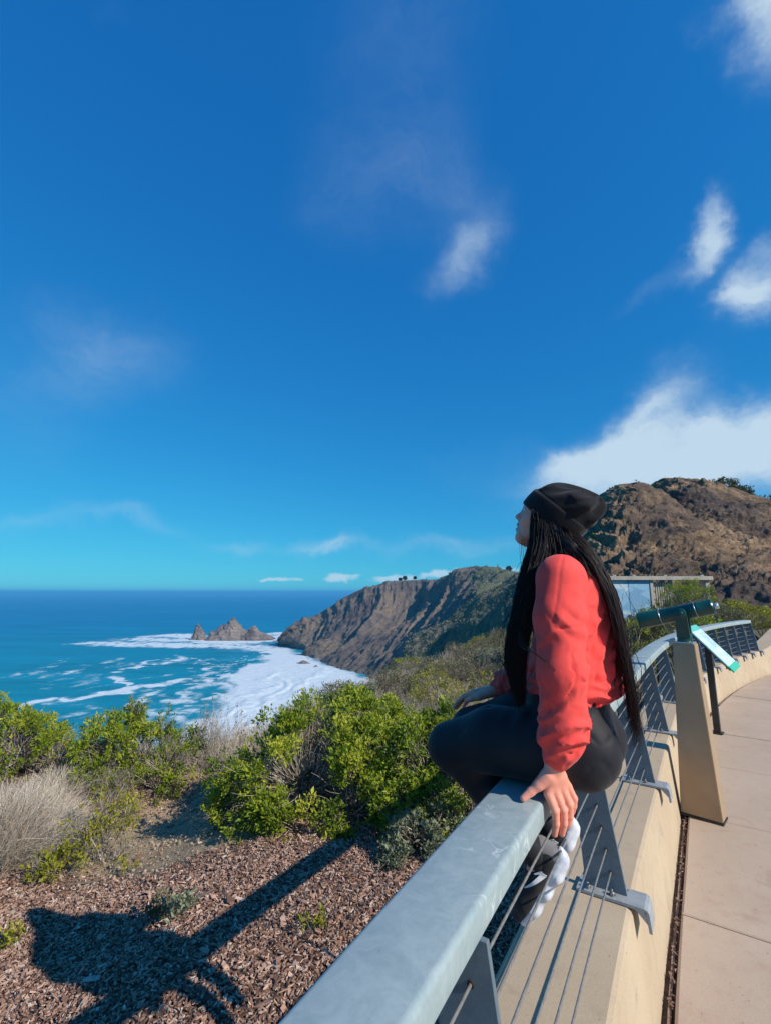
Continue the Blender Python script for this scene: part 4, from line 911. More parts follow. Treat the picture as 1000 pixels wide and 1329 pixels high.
bush('yellow_shrub', 'yellow green leafy patch between the dry shrub and the bare dirt', [lobe(160, 1060, 6.2, .24, .16), lobe(120, 1082, 6.0, .20, .2)], 330, .028, M['leaf_y'], 40, per=8, tone0=.5, hole=.46, bare_twigs=120)
for (px, py, s, n, lab, mm) in ((232, 1196, 41, 40, 'small grey green sprout alone on the mulch', 'leaf_sage'), (203, 1198, 42, 24, 'dull sprout just left of the grey green sprout', 'leaf_olive'), (14, 1240, 43, 22, 'tiny yellow green seedling in the mulch at the left edge', 'leaf_y'), (162, 1140, 44, 12, 'tiny bright seedling below the sparse twiggy shrub', 'leaf_y'), (410, 1215, 45, 18, 'tiny green seedling in the mulch near the top rail', 'leaf_y')):
    p = pxg(px, py); r = np.random.default_rng(s); root = thing('sprout', lab, 'plant', (p[0], p[1], g1(p[0], p[1])))
    k = n; base = np.tile(np.array(root.location), (k, 1)) + r.normal(0, .035, (k, 3)) * np.array([1, 1, 0]); d = unit(r, k) * .6; d[:, 2] = 1; d /= np.linalg.norm(d, axis=1)[:, None]; tip = base + d * r.uniform(.04, .13, k)[:, None]
    V, F = sticks(base, tip, .002, .001, r); part('stem', V, F, M['twig'], root, False, attrs={'tone': np.full(len(V), .4)})
    V, F, tt = leaves_at(tip, d, .030, r, 7, .8, .022, np.clip(r.normal(.55, .2, k), 0, 1)); part('foliage', V, F, M[mm], root, False, attrs={'tone': tt}, kind='stuff')
p0 = pxg(205, 1188); p1 = pxg(278, 1166); sb = MB(); f = np.linspace(0, 1, 14)[:, None]; P = p0 * (1 - f) + p1 * f; P[:, 2] = [g1(a, b) + .018 for a, b in P[:, :2]]; P[:, 1] += .03 * np.sin(f[:, 0] * 7)
sb.tube(P, np.linspace(.020, .008, 14), 7); tag(sb.build('fallen_branch', M['bark'], None, True, world=False), 'fallen bare branch lying across the mulch', 'branch')
p0 = pxg(85, 1158); p1 = pxg(130, 1150); sb = MB(); P = p0 * (1 - f) + p1 * f; P[:, 2] = [g1(a, b) + .02 for a, b in P[:, :2]]
sb.tube(P, np.linspace(.012, .006, 14), 6); tag(sb.build('fallen_branch', M['bark'], None, True, world=False), 'short dead branch lying by the low yellow green shrub', 'branch')

# ---- scrub on the slope behind the big bush: dry, twiggy, with greener clumps
r = np.random.default_rng(77); spots = []
def place(n, ylo, yhi, dlo, dhi, mind):
    k = 0; tries = 0
    while k < n and tries < 6000:
        tries += 1; y = r.uniform(ylo, yhi); x = np.interp(y, XC_Y, XC_X) + r.uniform(dlo, dhi)
        if wall_n(np.array([x]), np.array([y]))[0] > -1.2: continue
        if any((x - a) ** 2 + (y - b) ** 2 < mind ** 2 for a, b, _ in spots): continue
        fx = 500 + FPX * x / (y * .985 + -3 * .17)
        if not (345 + 9 * min(y, 12) - 60 < fx < 720): continue
        spots.append((x, y, k)); k += 1
place(34, 7.8, 14.5, -.5, 6.5, .75)
for i, (x, y, _) in enumerate(spots):
    s = r.uniform(.75, 1.2)
    if i % 4 == 3: bush('scrub_bush', 'greenish clump among the dry grey scrub behind the big green bush', [(x, y, g1(x, y) + .28 * s, .5 * s, .5 * s, .38 * s)], 230, .034, M['leaf_y' if i % 8 == 3 else 'leaf_olive'], 100 + i, per=8, tone0=.5, hole=.46, bare_twigs=150, group='greenish clumps in the dry scrub')
    else: twig_shrub('dry_scrub', 'leafless grey scrub bush on the slope behind the big green bush', x, y, .62 * s, .78 * s, 46, 200 + i, M['twig'], leafs=(120, .026, M['leaf_olive'], .5, .3) if i % 3 else None, w=.0045, group='dry scrub bushes on the slope', spread=.95, tone=.6)
spots2 = len(spots)
place(70, 14.5, 60, -1.5, 9, 1.0)
for i, (x, y, _) in enumerate(spots[spots2:]):
    s = r.uniform(.7, 1.25) * (1 + y / 60); k = 'leaf_olive' if i % 3 else ('leaf_y' if i % 2 else 'leaf_sage')
    bush('scrub_bush', 'small olive scrub clump along the far crest of the slope', [(x, y, g1(x, y) + .2 * s, .62 * s, .62 * s, .42 * s)], 95, .060, M[k], 300 + i, per=7, tone0=.5, hole=.42, twig=60, bare_twigs=60, rad=.07, clump=.22, group='scrub clumps on the far crest', ts=1.5)
gcv = []; n = 26000; yy = 7.6 + 55 * r.uniform(0, 1, n) ** 2.2; xx = np.interp(yy, XC_Y, XC_X) + r.uniform(-2.5, 9.5, n); ok = wall_n(xx, yy) < -.5; xx, yy = xx[ok], yy[ok]
A = np.c_[xx, yy, gz(xx, yy) - .02]; d = unit(r, len(A)) * .8; d[:, 2] = np.abs(d[:, 2]) + .6; hh = r.uniform(.12, .42, len(A)) * (1 + yy / 90)
V, F = sticks(A, A + d * hh[:, None], .0030 * (1 + yy / 25), .0014 * (1 + yy / 25), r, .15, 2)
link('ground_cover', raw_mesh('ground_cover', V, F, M['straw'], False, {'tone': np.repeat(np.clip(.38 + .9 * (fbm(A / 1.6, 3, 5) - .5) + r.normal(0, .15, len(A)), 0, 1), 9)}), kind='stuff')

# ---- shrubs beyond the far railing, right side
for i, (px, py, Y, R, RZ, k, lab) in enumerate(((815, 835, 13, .75, .55, 'leaf_y', 'yellow green bush beside her hair, below the blue wall'), (850, 822, 14, .9, .6, 'leaf_olive', 'dark olive bush under the telescope tube'), (842, 812, 20, .55, .5, 'leaf', 'green bush at the corner of the blue wall'), (880, 783, 22, .8, .85, 'leaf', 'leafy bush climbing the white slats of the blue wall'), (900, 776, 23, .8, .8, 'leaf', 'green bush between the slats and the right post of the blue wall'),
        (905, 800, 20, 1.3, .6, 'leaf_olive', 'olive bush behind the telescope eyepiece'), (945, 800, 22, 1.6, .55, 'leaf_y', 'low yellow green bush behind the far end of the railing'), (985, 806, 24, 1.6, .5, 'leaf_y', 'low bush at the right edge, at the foot of the rocky hill'), (880, 815, 14, .9, .45, 'leaf', 'low green bush seen through the far railing'), (803, 862, 10, .5, .35, 'leaf_olive', 'dull green bush close behind the railing, right of her hair'))):
    L = lobe(px, py, Y, R, RZ); bush('roadside_bush', lab, [L, (L[0] + R * .7, L[1] + .3, L[2] - RZ * .2, R * .7, R * .7, RZ * .75), (L[0] - R * .6, L[1] + .2, L[2] - RZ * .25, R * .6, R * .6, RZ * .7)], 120, .060, M[k], 400 + i, per=8, tone0=.5, hole=.42, twig=60, rad=.07, ts=1.5, clump=.24)
for i, (px, py, Y, R, RZ, lab) in enumerate(((938, 636, 99, 3.2, 2.0, 'dark round shrub on the skyline of the rocky hill'), (955, 641, 98, 2.2, 1.2, 'low shrub right of the round skyline shrub'), (988, 652, 95, 2.0, 1.2, 'small shrub on the skyline at the right edge'))):
    L = lobe(px, py, Y, R, RZ); bush('hilltop_shrub', lab, [L, (L[0] + R * .6, L[1], L[2] - RZ * .3, R * .6, R * .6, RZ * .6)], 8, .35, M['leaf_olive'], 500 + i, per=9, tone0=.22, hole=.35, twig=4, rad=.4, ts=10, clump=.8)
M['leaf_dark'] = leaf_material('dark_tree_leaf', [(0, (0.015, 0.028, 0.014)), (1, (0.05, 0.065, 0.03))], 0.1)
for i, (px, py, Y, hpx, lab) in enumerate(((519, 755, 676, 5, 'left of the tiny trees on the headland crest'), (525, 754, 672, 6, 'middle of the tiny trees on the headland crest'), (538, 753, 664, 5, 'right of the tiny trees on the headland crest'), (660, 743, 530, 8, 'lone tree on the skyline between headland and hat'), (648, 741, 540, 4, 'tiny bush left of the lone skyline tree'))):
    p = at(px, py, Y); h = hpx * Y / FPX; rr = np.random.default_rng(600 + i); root = thing('pine_tree', lab, 'tree', (p[0], p[1], p[2] - .5 * h))
    tb = MB(); tb.tube([p + np.array([0, 0, -.6 * h]), p + np.array([0, 0, .7 * h])], [.05 * h, .02 * h], 6); tb.build('trunk', M['bark'], root, True)
    n = 420; d = unit(rr, n); P = p + np.array([0, 0, .62 * h]) + d * np.array([.42, .42, .36]) * h * (rr.uniform(.4, 1, n) * (.75 + .5 * vnoise(d * 2.2, i)))[:, None]
    V, F, tt = leaves_at(P, d, .14 * h, rr, 5, 1, .05 * h, rr.uniform(.1, .8, n)); part('crown', V, F, M['leaf_dark'], root, False, attrs={'tone': tt}, kind='stuff')

# ---- low scrub dotted over the far slopes
def far_scrub(name, V, S, n, size, matl, seed, thr=.25):
    r = np.random.default_rng(seed); w = np.clip(S + .9 * (fbm(V / (size * 22), 3, seed) - .5), 0, None) + .02; d = np.linalg.norm(V, axis=1); w = w / w.sum(); pick = r.choice(len(V), n, p=w)
    C = V[pick] + r.normal(0, size * .6, (n, 3)) * np.array([1, 1, .2]); D = unit(r, n) * .5 + np.array([0, -.2, .8]); D /= np.linalg.norm(D, axis=1)[:, None]
    Vv, F, tt = leaves_at(C, D, size, r, 7, 1.0, size * .8, np.clip(r.normal(.45, .25, n), 0, 1), .7)
    link(name, raw_mesh(name, Vv, F, matl, False, {'tone': tt}), kind='stuff')
far_scrub('hill_scrub', HILL_V, np.clip(HILL_S - .2, 0, 1), 1000, .28, M['leaf_far'], 901)
far_scrub('headland_scrub', HEAD_V, HEAD_S * (HEAD_V[:, 2] > SEA + 22), 3500, 1.1, M['leaf_far'], 902)
far_scrub('hillside_scrub', SPUR_V, np.full(len(SPUR_V), .3), 9000, .55, M['leaf_far'], 903)
# ------------------------------------------------------------------ telescope, sign, blue wall
M['green'] = simple('dark_green_enamel', (0.004, 0.050, 0.042), (0.008, 0.075, 0.060), 9, 0.28, 0.0, 0.05, 80, 0.001, 0.6)
M['bronze'] = simple('tan_powder_coat', (0.34, 0.235, 0.140), (0.42, 0.30, 0.19), 3, 0.5, 0.1, 0.06, 120, 0.001)
M['black'] = simple('black_paint', (0.012, 0.013, 0.014), (0.03, 0.032, 0.033), 12, 0.45)
M['chrome'] = simple('worn_bright_metal', (0.5, 0.52, 0.52), (0.68, 0.7, 0.7), 30, 0.3, 0.8)
M['glass'] = simple('lens_glass', (0.02, 0.03, 0.035), (0.03, 0.045, 0.05), 5, 0.08, 0.0, spec=0.9)
pc = np.array([2.375, 3.79]); fa = np.array([.711, -.703]); fn = np.array([-.703, -.711])     # along the front face, out of it
ped_z0, ped_z1 = -1.645, -0.395
scope = thing('viewing_telescope', 'dark green viewing telescope on a tapered tan pedestal by the railing', 'telescope', (pc[0], pc[1], ped_z0))
def P3(a, b, z): return np.array([*(pc + fa * a + fn * b), z])
mb = MB(); w0, w1, d0, d1 = .132, .073, .075, .060; R = []
for z, w, d in ((ped_z0 + .012, w0, d0), (ped_z1, w1, d1)):
    R.append([P3(-w, d, z), P3(w, d, z), P3(w, -d, z), P3(-w, -d, z)])
mb.add(np.vstack(R), [[0, 1, 2, 3][::-1], [4, 5, 6, 7]] + [[i, (i + 1) % 4, 4 + (i + 1) % 4, 4 + i] for i in range(4)])
o = mb.build('pedestal', M['bronze'], scope)
bm = bmesh.new(); bm.from_mesh(o.data); bmesh.ops.recalc_face_normals(bm, faces=bm.faces[:]); bmesh.ops.bevel(bm, geom=list(bm.edges), offset=.004, segments=2, affect='EDGES'); bm.to_mesh(o.data); bm.free()
mb = MB(); mb.prism([P3(-w0 - .004, d0 + .004, 0), P3(w0 + .004, d0 + .004, 0), P3(w0 + .004, -d0 - .004, 0), P3(-w0 - .004, -d0 - .004, 0)], np.array([0, 0, ped_z0 - .003]), np.array([0, 0, ped_z0 + .010])); mb.build('foot_plate', M['black'], scope)
mb = MB(); mb.box(P3(-.0, .0, ped_z1 + .006), (.13, .11, .012), np.array([[fa[0], fn[0], 0], [fa[1], fn[1], 0], [0, 0, 1]]), .003); mb.build('cap_plate', M['chrome'], scope)
tc = np.array([2.365, 3.775, -0.165]); tl = at(829, 806, 3.995); trr = at(926, 787, 3.66); ax = tl - trr; ax /= np.linalg.norm(ax); Lh = np.linalg.norm(tl - trr); tcen = (tl + trr) / 2
Rm = rot_to(ax)
prof = [(0.0, -.5 * Lh), (.050, -.5 * Lh), (.058, -.5 * Lh + .008), (.059, -.5 * Lh + .10), (.061, -.5 * Lh + .103), (.061, -.5 * Lh + .118), (.059, -.5 * Lh + .121), (.060, .5 * Lh - .165), (.063, .5 * Lh - .162), (.063, .5 * Lh - .145), (.064, .5 * Lh - .142), (.066, .5 * Lh), (.059, .5 * Lh + .001), (.057, .5 * Lh - .05), (0, .5 * Lh - .05)]
V, F = lathe(prof, 32); tube = edge_smooth(part('tube', V @ Rm.T + tcen, F, M['green'], scope), 35)
for s, rr_ in ((-.5 * Lh + .122, .0595), (.5 * Lh - .168, .0605)):
    V, F = lathe([(rr_, s - .001), (rr_ + .0028, s), (rr_ + .0028, s + .003), (rr_, s + .004)], 32); part('bright_ring', V @ Rm.T + tcen, F, M['chrome'], tube)
V, F = lathe([(0, .5 * Lh - .045), (.056, .5 * Lh - .045), (.056, .5 * Lh - .043), (0, .5 * Lh - .042)], 28); part('objective_lens', V @ Rm.T + tcen, F, M['glass'], tube)
for sgn in (-1, 1):
    V, F = lathe([(.020, -.5 * Lh - .030), (.024, -.5 * Lh - .028), (.022, -.5 * Lh + .004), (0.01, -.5 * Lh + .006)], 16); V[:, 0] += sgn * .026; part('eyepiece', V @ Rm.T + tcen, F, M['chrome'], tube)
# fork: base drum, two arms with round bosses either side of the tube
side = np.cross(ax, [0, 0, 1]); side /= np.linalg.norm(side)
if side @ np.array([0, -1, 0]) < 0: side = -side
V, F = lathe([(.052, 0), (.054, .004), (.050, .05), (.046, .06), (.0, .061)], 24); base_c = P3(-.0, 0, ped_z1 + .012); part('swivel_base', V + base_c, F, M['green'], scope)
hub = base_c.copy(); hub[2] = tcen[2] - .002 + float(np.dot((base_c - tcen)[:2], ax[:2])) * ax[2] / (ax[0] ** 2 + ax[1] ** 2)
for sgn in (1, -1):
    c_top = hub + side * sgn * .078; c_bot = base_c + np.array([0, 0, .035]) + side * sgn * .046; along = np.array([ax[0], ax[1], 0]); along /= np.linalg.norm(along); rows = []
    for f_, w, th in ((0, .046, .018), (.35, .043, .016), (.75, .040, .015), (1.0, .038, .015)):
        c = c_bot * (1 - f_) + c_top * f_; rows.append([c + along * w - side * th, c + along * w + side * th, c - along * w + side * th, c - along * w - side * th])
    mb = MB(); k = 4; mb.add(np.vstack(rows), [[0, 1, 2, 3]] + [[r_ * 4 + i, r_ * 4 + (i + 1) % 4, r_ * 4 + 4 + (i + 1) % 4, r_ * 4 + 4 + i] for r_ in range(3) for i in range(4)] + [[12, 13, 14, 15][::-1]])
    V, F = lathe([(.030, -.017), (.038, -.013), (.038, .013), (.033, .017), (0, .018)], 24); mb.add(V @ rot_to(side * sgn).T + c_top, F)
    o = mb.build('fork_arm', M['green'], scope); bm = bmesh.new(); bm.from_mesh(o.data); bmesh.ops.recalc_face_normals(bm, faces=bm.faces[:]); bm.to_mesh(o.data); bm.free(); edge_smooth(o, 40)
    V, F = lathe([(.016, .017), (.016, .022), (.012, .024), (0, .0245)], 16); part('pivot_cap', V @ rot_to(side * sgn).T + c_top, F, M['green'], o)

# information panel on a leaning-topped post
spx = np.array([3.95, 5.87]); sign = thing('information_panel', 'tilted teal and white information panel on a black post behind the telescope', 'sign', (spx[0], spx[1], Z_WALK))
ya, bb = 0.7347, 0.8505; tv = np.array([math.sin(ya), math.cos(ya), 0]); nv = np.array([tv[1], -tv[0], 0]); dv = nv * math.cos(bb) - np.array([0, 0, 1]) * math.sin(bb); up_ = np.cross(tv, dv); up_ *= np.sign(up_[2])
scn = np.array([3.894, 5.687, -.6387]); PL, PW = .619, .60
m, t = material('printed_panel')
u_ = t.vmath('DOT_PRODUCT', t.vmath('SUBTRACT', t.pos, tuple(scn)), tuple(dv)); v_ = t.vmath('DOT_PRODUCT', t.vmath('SUBTRACT', t.pos, tuple(scn)), tuple(tv))
head_ = t.math('LESS_THAN', u_, -.235); foot_ = t.math('GREATER_THAN', u_, .235)
pic = t.ramp(t.noise(t.pos, 14, 5, .6), [(.3, (.30, .62, .60)), (.48, (.55, .78, .76)), (.62, (.74, .84, .82)), (.8, (.82, .80, .74))])
lines = t.math('MULTIPLY', t.math('GREATER_THAN', t.math('SINE', t.math('MULTIPLY', u_, 420)), .1), t.math('GREATER_THAN', t.noise(t.mapping(t.pos, scale=(1, 1, 1)), 60, 2, .5), .45))
txt = t.math('MULTIPLY', lines, t.math('MULTIPLY', t.math('GREATER_THAN', u_, -.20), t.math('LESS_THAN', u_, .02)))
col = t.mix(t.math('MULTIPLY', txt, t.math('LESS_THAN', t.math('ABSOLUTE', t.math('SUBTRACT', v_, .12)), .13)), pic, (.16, .26, .27))
col = t.mix(head_, col, (.10, .50, .42)); col = t.mix(foot_, col, (.06, .50, .30)); t.l.new(col, t.p.inputs['Base Color']); t.p.inputs['Roughness'].default_value = .35
mb = MB(); Rp = np.stack([dv, tv, up_], axis=1); mb.box(scn, (PL, PW, .016), Rp, .003); pn = mb.build('panel', m, sign)
mb = MB(); mb.box(scn - up_ * .018, (PL * .9, PW * .86, .018), Rp, .003); mb.build('panel_frame', M['black'], sign)
pt = scn - up_ * .03; mb = MB(); mb.box((spx[0], spx[1], (Z_WALK + pt[2]) / 2), (.068, .068, pt[2] - Z_WALK), np.array(Matrix.Rotation(-ya, 3, 'Z')), .005); mb.build('post', M['black'], sign)
mb = MB(); mb.box((spx[0], spx[1], Z_WALK + .009), (.12, .12, .010), np.array(Matrix.Rotation(-ya, 3, 'Z')), .002); mb.build('foot_plate', M['black'], sign)

# derelict blue wall with a flat concrete cornice below the hill
M['blue'], t = material('painted_over_blue')
b0 = t.noise(t.mapping(t.pos, scale=(1, 1, 1.8)), .85, 2, .4, .8); blk = t.ramp(b0, [(.42, (.16, .33, .50)), (.47, (.24, .44, .60)), (.56, (.22, .40, .57)), (.60, (.44, .55, .62))], 'LINEAR')
blk = t.mix(.25, blk, t.ramp(t.noise(t.mapping(t.pos, scale=(4, 4, .5)), 3, 5, .7), [(.3, .3), (.7, .7)]), 'OVERLAY'); t.l.new(blk, t.p.inputs['Base Color']); t.p.inputs['Roughness'].default_value = .8
M['oldcon'] = mat_concrete('weathered_grey_concrete', (0.34, 0.31, 0.27), (0.46, 0.42, 0.36), (0.22, 0.19, 0.16), .6, .3)
YB = 25.0; bx = [at(p, 760, YB)[0] for p in (700, 842, 869, 913, 921)]; zt_, zb_ = at(800, 753, YB)[2], at(800, 815, YB)[2] - 1.2
blue = thing('blue_wall', 'derelict wall with patchy blue paint under a flat concrete beam below the hill', 'wall', ((bx[1]), YB, zb_))
n_ = 5; wseg = (bx[1] - bx[0]) / n_
for i in range(n_):
    mb = MB(); mb.box((bx[0] + (i + .5) * wseg, YB + .004 * (i % 2), (zt_ + zb_) / 2), (wseg - .02, .22, zt_ - zb_), None, .01); mb.build('wall_panel', M['blue'], blue)
for i in range(9):
    mb = MB(); x = bx[1] + .14 + i * (bx[2] - bx[1] - .1) / 8.5; mb.box((x, YB + .05, (zt_ + zb_) / 2 - .05), (.07, .05, zt_ - zb_ - .1), None, .006); mb.build('slat', M['oldcon'], blue)
mb = MB(); mb.box((bx[1] + .05, YB - .02, (zt_ + zb_) / 2), (.16, .26, zt_ - zb_ - .004), None, .01); mb.build('pillar', M['oldcon'], blue)
mb = MB(); mb.box((bx[3] + .1, YB - .02, (zt_ + zb_) / 2), (.20, .26, zt_ - zb_ - .004), None, .01); mb.build('pillar', M['oldcon'], blue)
mb = MB(); mb.box((bx[2] + .08, YB + .12, (zt_ + zb_) / 2), (.14, .2, zt_ - zb_ - .004), None, .01); mb.build('pillar', M['oldcon'], blue)
mb = MB(); mb.box(((bx[0] + bx[4]) / 2, YB, zt_ + .10), (bx[4] - bx[0], .60, .20), None, .012); bmw = mb.build('roof_beam', M['oldcon'], blue)
for px in (795, 820, 861, 908):
    x = at(px, 760, YB)[0]; mb = MB(); mb.box((x, YB - .1, zt_ + .235), (.16, .3, .07), None, .01); mb.build('cap_block', M['oldcon'], bmw)
# ------------------------------------------------------------------ people: smooth-blended solids meshed with surface nets
class Sdf:
    def __init__(self, k=0.02): self.pr = []; self.k = k; self.post = None
    def cone(self, a, b, ra, rb, k=None, sub=False): self.pr.append(('c', np.array(a, float), np.array(b, float), ra, rb, self.k if k is None else k, sub)); return self
    def chain(self, pts, rs, k=None):
        for i in range(len(pts) - 1): self.cone(pts[i], pts[i + 1], rs[i], rs[i + 1], k)
        return self
    def ell(self, c, r, R=None, k=None, sub=False): self.pr.append(('e', np.array(c, float), np.array(r, float), np.eye(3) if R is None else np.asarray(R, float), None, self.k if k is None else k, sub)); return self
    def one(self, P, q):
        return Sdf.ev(self, P, [q[:6] + (False,)])
    def ev(self, P, prims=None):
        d = np.full(len(P), 1e3)
        for kind, a, b, ra, rb, k, sub in (self.pr if prims is None else prims):
            if kind == 'c':
                ab = b - a; t = np.clip((P - a) @ ab / (ab @ ab + 1e-12), 0, 1); s = np.linalg.norm(P - a - t[:, None] * ab, axis=1) - (ra + (rb - ra) * t)
            else:
                q = (P - a) @ ra; k0 = np.linalg.norm(q / b, axis=1); k1 = np.linalg.norm(q / (b * b), axis=1) + 1e-9; s = k0 * (k0 - 1) / k1
            if sub:
                h = np.clip(.5 - .5 * (d + s) / k, 0, 1); d = d * (1 - h) - s * h + k * h * (1 - h)
            else:
                h = np.clip(.5 + .5 * (d - s) / k, 0, 1); d = d * (1 - h) + s * h - k * h * (1 - h)
        return d
    def bounds(self):
        lo, hi = [], []
        for kind, a, b, ra, rb, k, sub in self.pr:
            if sub: continue
            if kind == 'c': r = max(ra, rb); lo.append(np.minimum(a, b) - r); hi.append(np.maximum(a, b) + r)
            else: r = b.max(); lo.append(a - r); hi.append(a + r)
        return np.min(lo, axis=0) - .03, np.max(hi, axis=0) + .03
    def mesh(self, h, disp=None, slack=0.03):
        lo, hi = self.bounds(); B = 20; nb = np.ceil((hi - lo) / (h * B)).astype(int); D = nb * B + 4
        bi = np.stack(np.meshgrid(*[np.arange(n) for n in nb], indexing='ij'), axis=-1).reshape(-1, 3); cen = lo + (bi + .5) * B * h
        act = np.abs(self.ev(cen)) < B * h * .87 + slack + self.k; ids = []; pos = []; quads = []
        off = np.array([[0, 0, 0], [1, 0, 0], [0, 1, 0], [1, 1, 0], [0, 0, 1], [1, 0, 1], [0, 1, 1], [1, 1, 1]])
        E = [(0, 1), (2, 3), (4, 5), (6, 7), (0, 2), (1, 3), (4, 6), (5, 7), (0, 4), (1, 5), (2, 6), (3, 7)]
        def gid(c): return ((c[..., 0] + 1) * (D[1] + 2) + c[..., 1] + 1) * (D[2] + 2) + c[..., 2] + 1
        allv = np.stack([self.one(cen[act], q) for q in self.pr], axis=1); hd2 = B * h * .87 + slack
        for b, pv_ in zip(bi[act], allv):
            mn = max(pv_.min(), -hd2); use = [q for q, s_ in zip(self.pr, pv_) if s_ < hd2 + q[5] + .03]
            if not use: continue
            o = b * B; r = np.arange(B + 1); g = np.stack(np.meshgrid(r, r, r, indexing='ij'), axis=-1); P = (lo + (g + o) * h).reshape(-1, 3); v = self.ev(P, use)
            if disp is not None:
                m_ = np.abs(v) < min(slack, .016)
                if m_.any(): v[m_] -= disp(P[m_])
            v = v.reshape(B + 1, B + 1, B + 1)
            if v.min() > 0 or v.max() < 0: continue
            c8 = np.stack([v[a:B + a, bq:B + bq, c:B + c] for a, bq, c in off], axis=-1); ins = c8 < 0; mix = ins.any(-1) & ~ins.all(-1); idx = np.argwhere(mix); w = c8[mix]; acc = np.zeros((len(idx), 3)); cnt = np.zeros(len(idx))
            for a, bq in E:
                cr = (w[:, a] < 0) != (w[:, bq] < 0); t_ = w[:, a] / (w[:, a] - w[:, bq] + 1e-12); p = off[a] + (off[bq] - off[a]) * t_[:, None]; acc[cr] += p[cr]; cnt[cr] += 1
            ids.append(gid(idx + o)); pos.append(lo + (idx + o + acc / cnt[:, None]) * h)
            for ax_ in range(3):
                u1, u2 = (ax_ + 1) % 3, (ax_ + 2) % 3; s0 = [slice(0, B)] * 3; s1 = list(s0); s1[ax_] = slice(1, B + 1); A_ = v[tuple(s0)]; Z_ = v[tuple(s1)]; cr = np.argwhere((A_ < 0) != (Z_ < 0))
                if not len(cr): continue
                inside = A_[tuple(cr.T)] < 0; e1 = np.zeros(3, int); e1[u1] = 1; e2 = np.zeros(3, int); e2[u2] = 1; c = cr + o
                q = np.stack([gid(c - e1 - e2), gid(c - e2), gid(c), gid(c - e1)], axis=1); q[~inside] = q[~inside][:, ::-1]; quads.append(q)
        ids = np.concatenate(ids); pos = np.concatenate(pos); q = np.concatenate(quads); order = np.argsort(ids); ids = ids[order]; pos = pos[order]
        f = np.searchsorted(ids, q); f = np.clip(f, 0, len(ids) - 1); ok = (ids[f] == q).all(axis=1); return pos, f[ok]
def relax(V, F, it=2, lam=.5):
    n = len(V); e = np.concatenate([F[:, [0, 1]], F[:, [1, 2]], F[:, [2, 3]], F[:, [3, 0]]]); cnt = np.bincount(e[:, 0], minlength=n) + np.bincount(e[:, 1], minlength=n)
    for _ in range(it):
        S_ = np.stack([np.bincount(e[:, 0], V[e[:, 1], k], n) + np.bincount(e[:, 1], V[e[:, 0], k], n) for k in range(3)], axis=1); V = V * (1 - lam) + lam * S_ / np.maximum(cnt, 1)[:, None]
    return V
class Frame:
    def __init__(self, O, F): self.O = np.array(O, float); f = np.array([*F, 0.0]); f /= np.linalg.norm(f); self.R = np.stack([f, np.array([-f[1], f[0], 0]), np.array([0, 0, 1.0])], axis=1)
    def w(self, P): return np.asarray(P, float) @ self.R.T + self.O
# materials
def skin_mat():
    m, t = material('skin'); a = t.new('ShaderNodeAttribute', attribute_name='tint').outputs['Fac']; dk = t.new('ShaderNodeAttribute', attribute_name='dark').outputs['Fac']
    c = t.ramp(t.noise(t.pos, 60, 4, .6), [(.3, (.80, .300, .205)), (.7, (.86, .355, .250))]); c = t.mix(a, c, (.50, .14, .125)); c = t.mix(dk, c, (.012, .009, .008)); t.l.new(c, t.p.inputs['Base Color'])
    t.p.inputs['Roughness'].default_value = .48; t.p.inputs['Subsurface Weight'].default_value = .2; t.p.inputs['Subsurface Radius'].default_value = (.012, .005, .003); t.p.inputs['Subsurface Scale'].default_value = .5
    t.l.new(bump(t, t.noise(t.pos, 420, 3, .6), .12, .001), t.p.inputs['Normal']); return m
M['skin'] = skin_mat()
def cloth(name, c1, c2, rough=.85, weave=900, bs=.2, sheen=.15):
    m, t = material(name); t.l.new(t.ramp(t.noise(t.pos, 14, 5, .6), [(.3, c1), (.7, c2)]), t.p.inputs['Base Color']); t.p.inputs['Roughness'].default_value = rough; t.p.inputs['Specular IOR Level'].default_value = .2
    t.p.inputs['Sheen Weight'].default_value = sheen; t.p.inputs['Sheen Roughness'].default_value = .5
    b = bump(t, t.noise(t.pos, weave, 2, .5), bs, .0012); t.l.new(bump(t, t.noise(t.pos, 26, 4, .6), .25, .006, b), t.p.inputs['Normal']); return m
M['sweat'] = cloth('coral_red_sweatshirt', (.80, .060, .052), (.88, .088, .072), .8, 700, .2, .12)
M['legging'] = cloth('black_leggings', (.012, .0118, .0160), (.018, .0175, .0230), .6, 1200, .1, .08)
M['beanie'] = cloth('black_knit', (.006, .006, .008), (.011, .011, .014), .85, 500, .4, .12)

# ---- the woman sitting on the rail; local axes: f forward (seaward), l her left, z up, origin on the rail top under her
HX = Frame((.50, 1.65, Z_RAIL), (-.85, .53))
wom = thing('person', 'woman in black beanie and coral red sweatshirt sitting on the railing, facing the sea', 'person', tuple(HX.O + np.array([0, 0, 0.0])))
def wpart(name, V, F, mat, parent=None, **kw): return part(name, HX.w(V), F, mat, parent or wom, kw.pop('smooth', True), **kw)
tl_ = math.radians(22); yaw = math.radians(5); HC = np.array([-.083, 0, .828])
Rh = np.array(Matrix.Rotation(yaw, 3, 'Z') @ Matrix.Rotation(-tl_, 3, 'Y'))
def hd_(p): return Rh @ np.asarray(p, float) + HC
body = Sdf(.012)
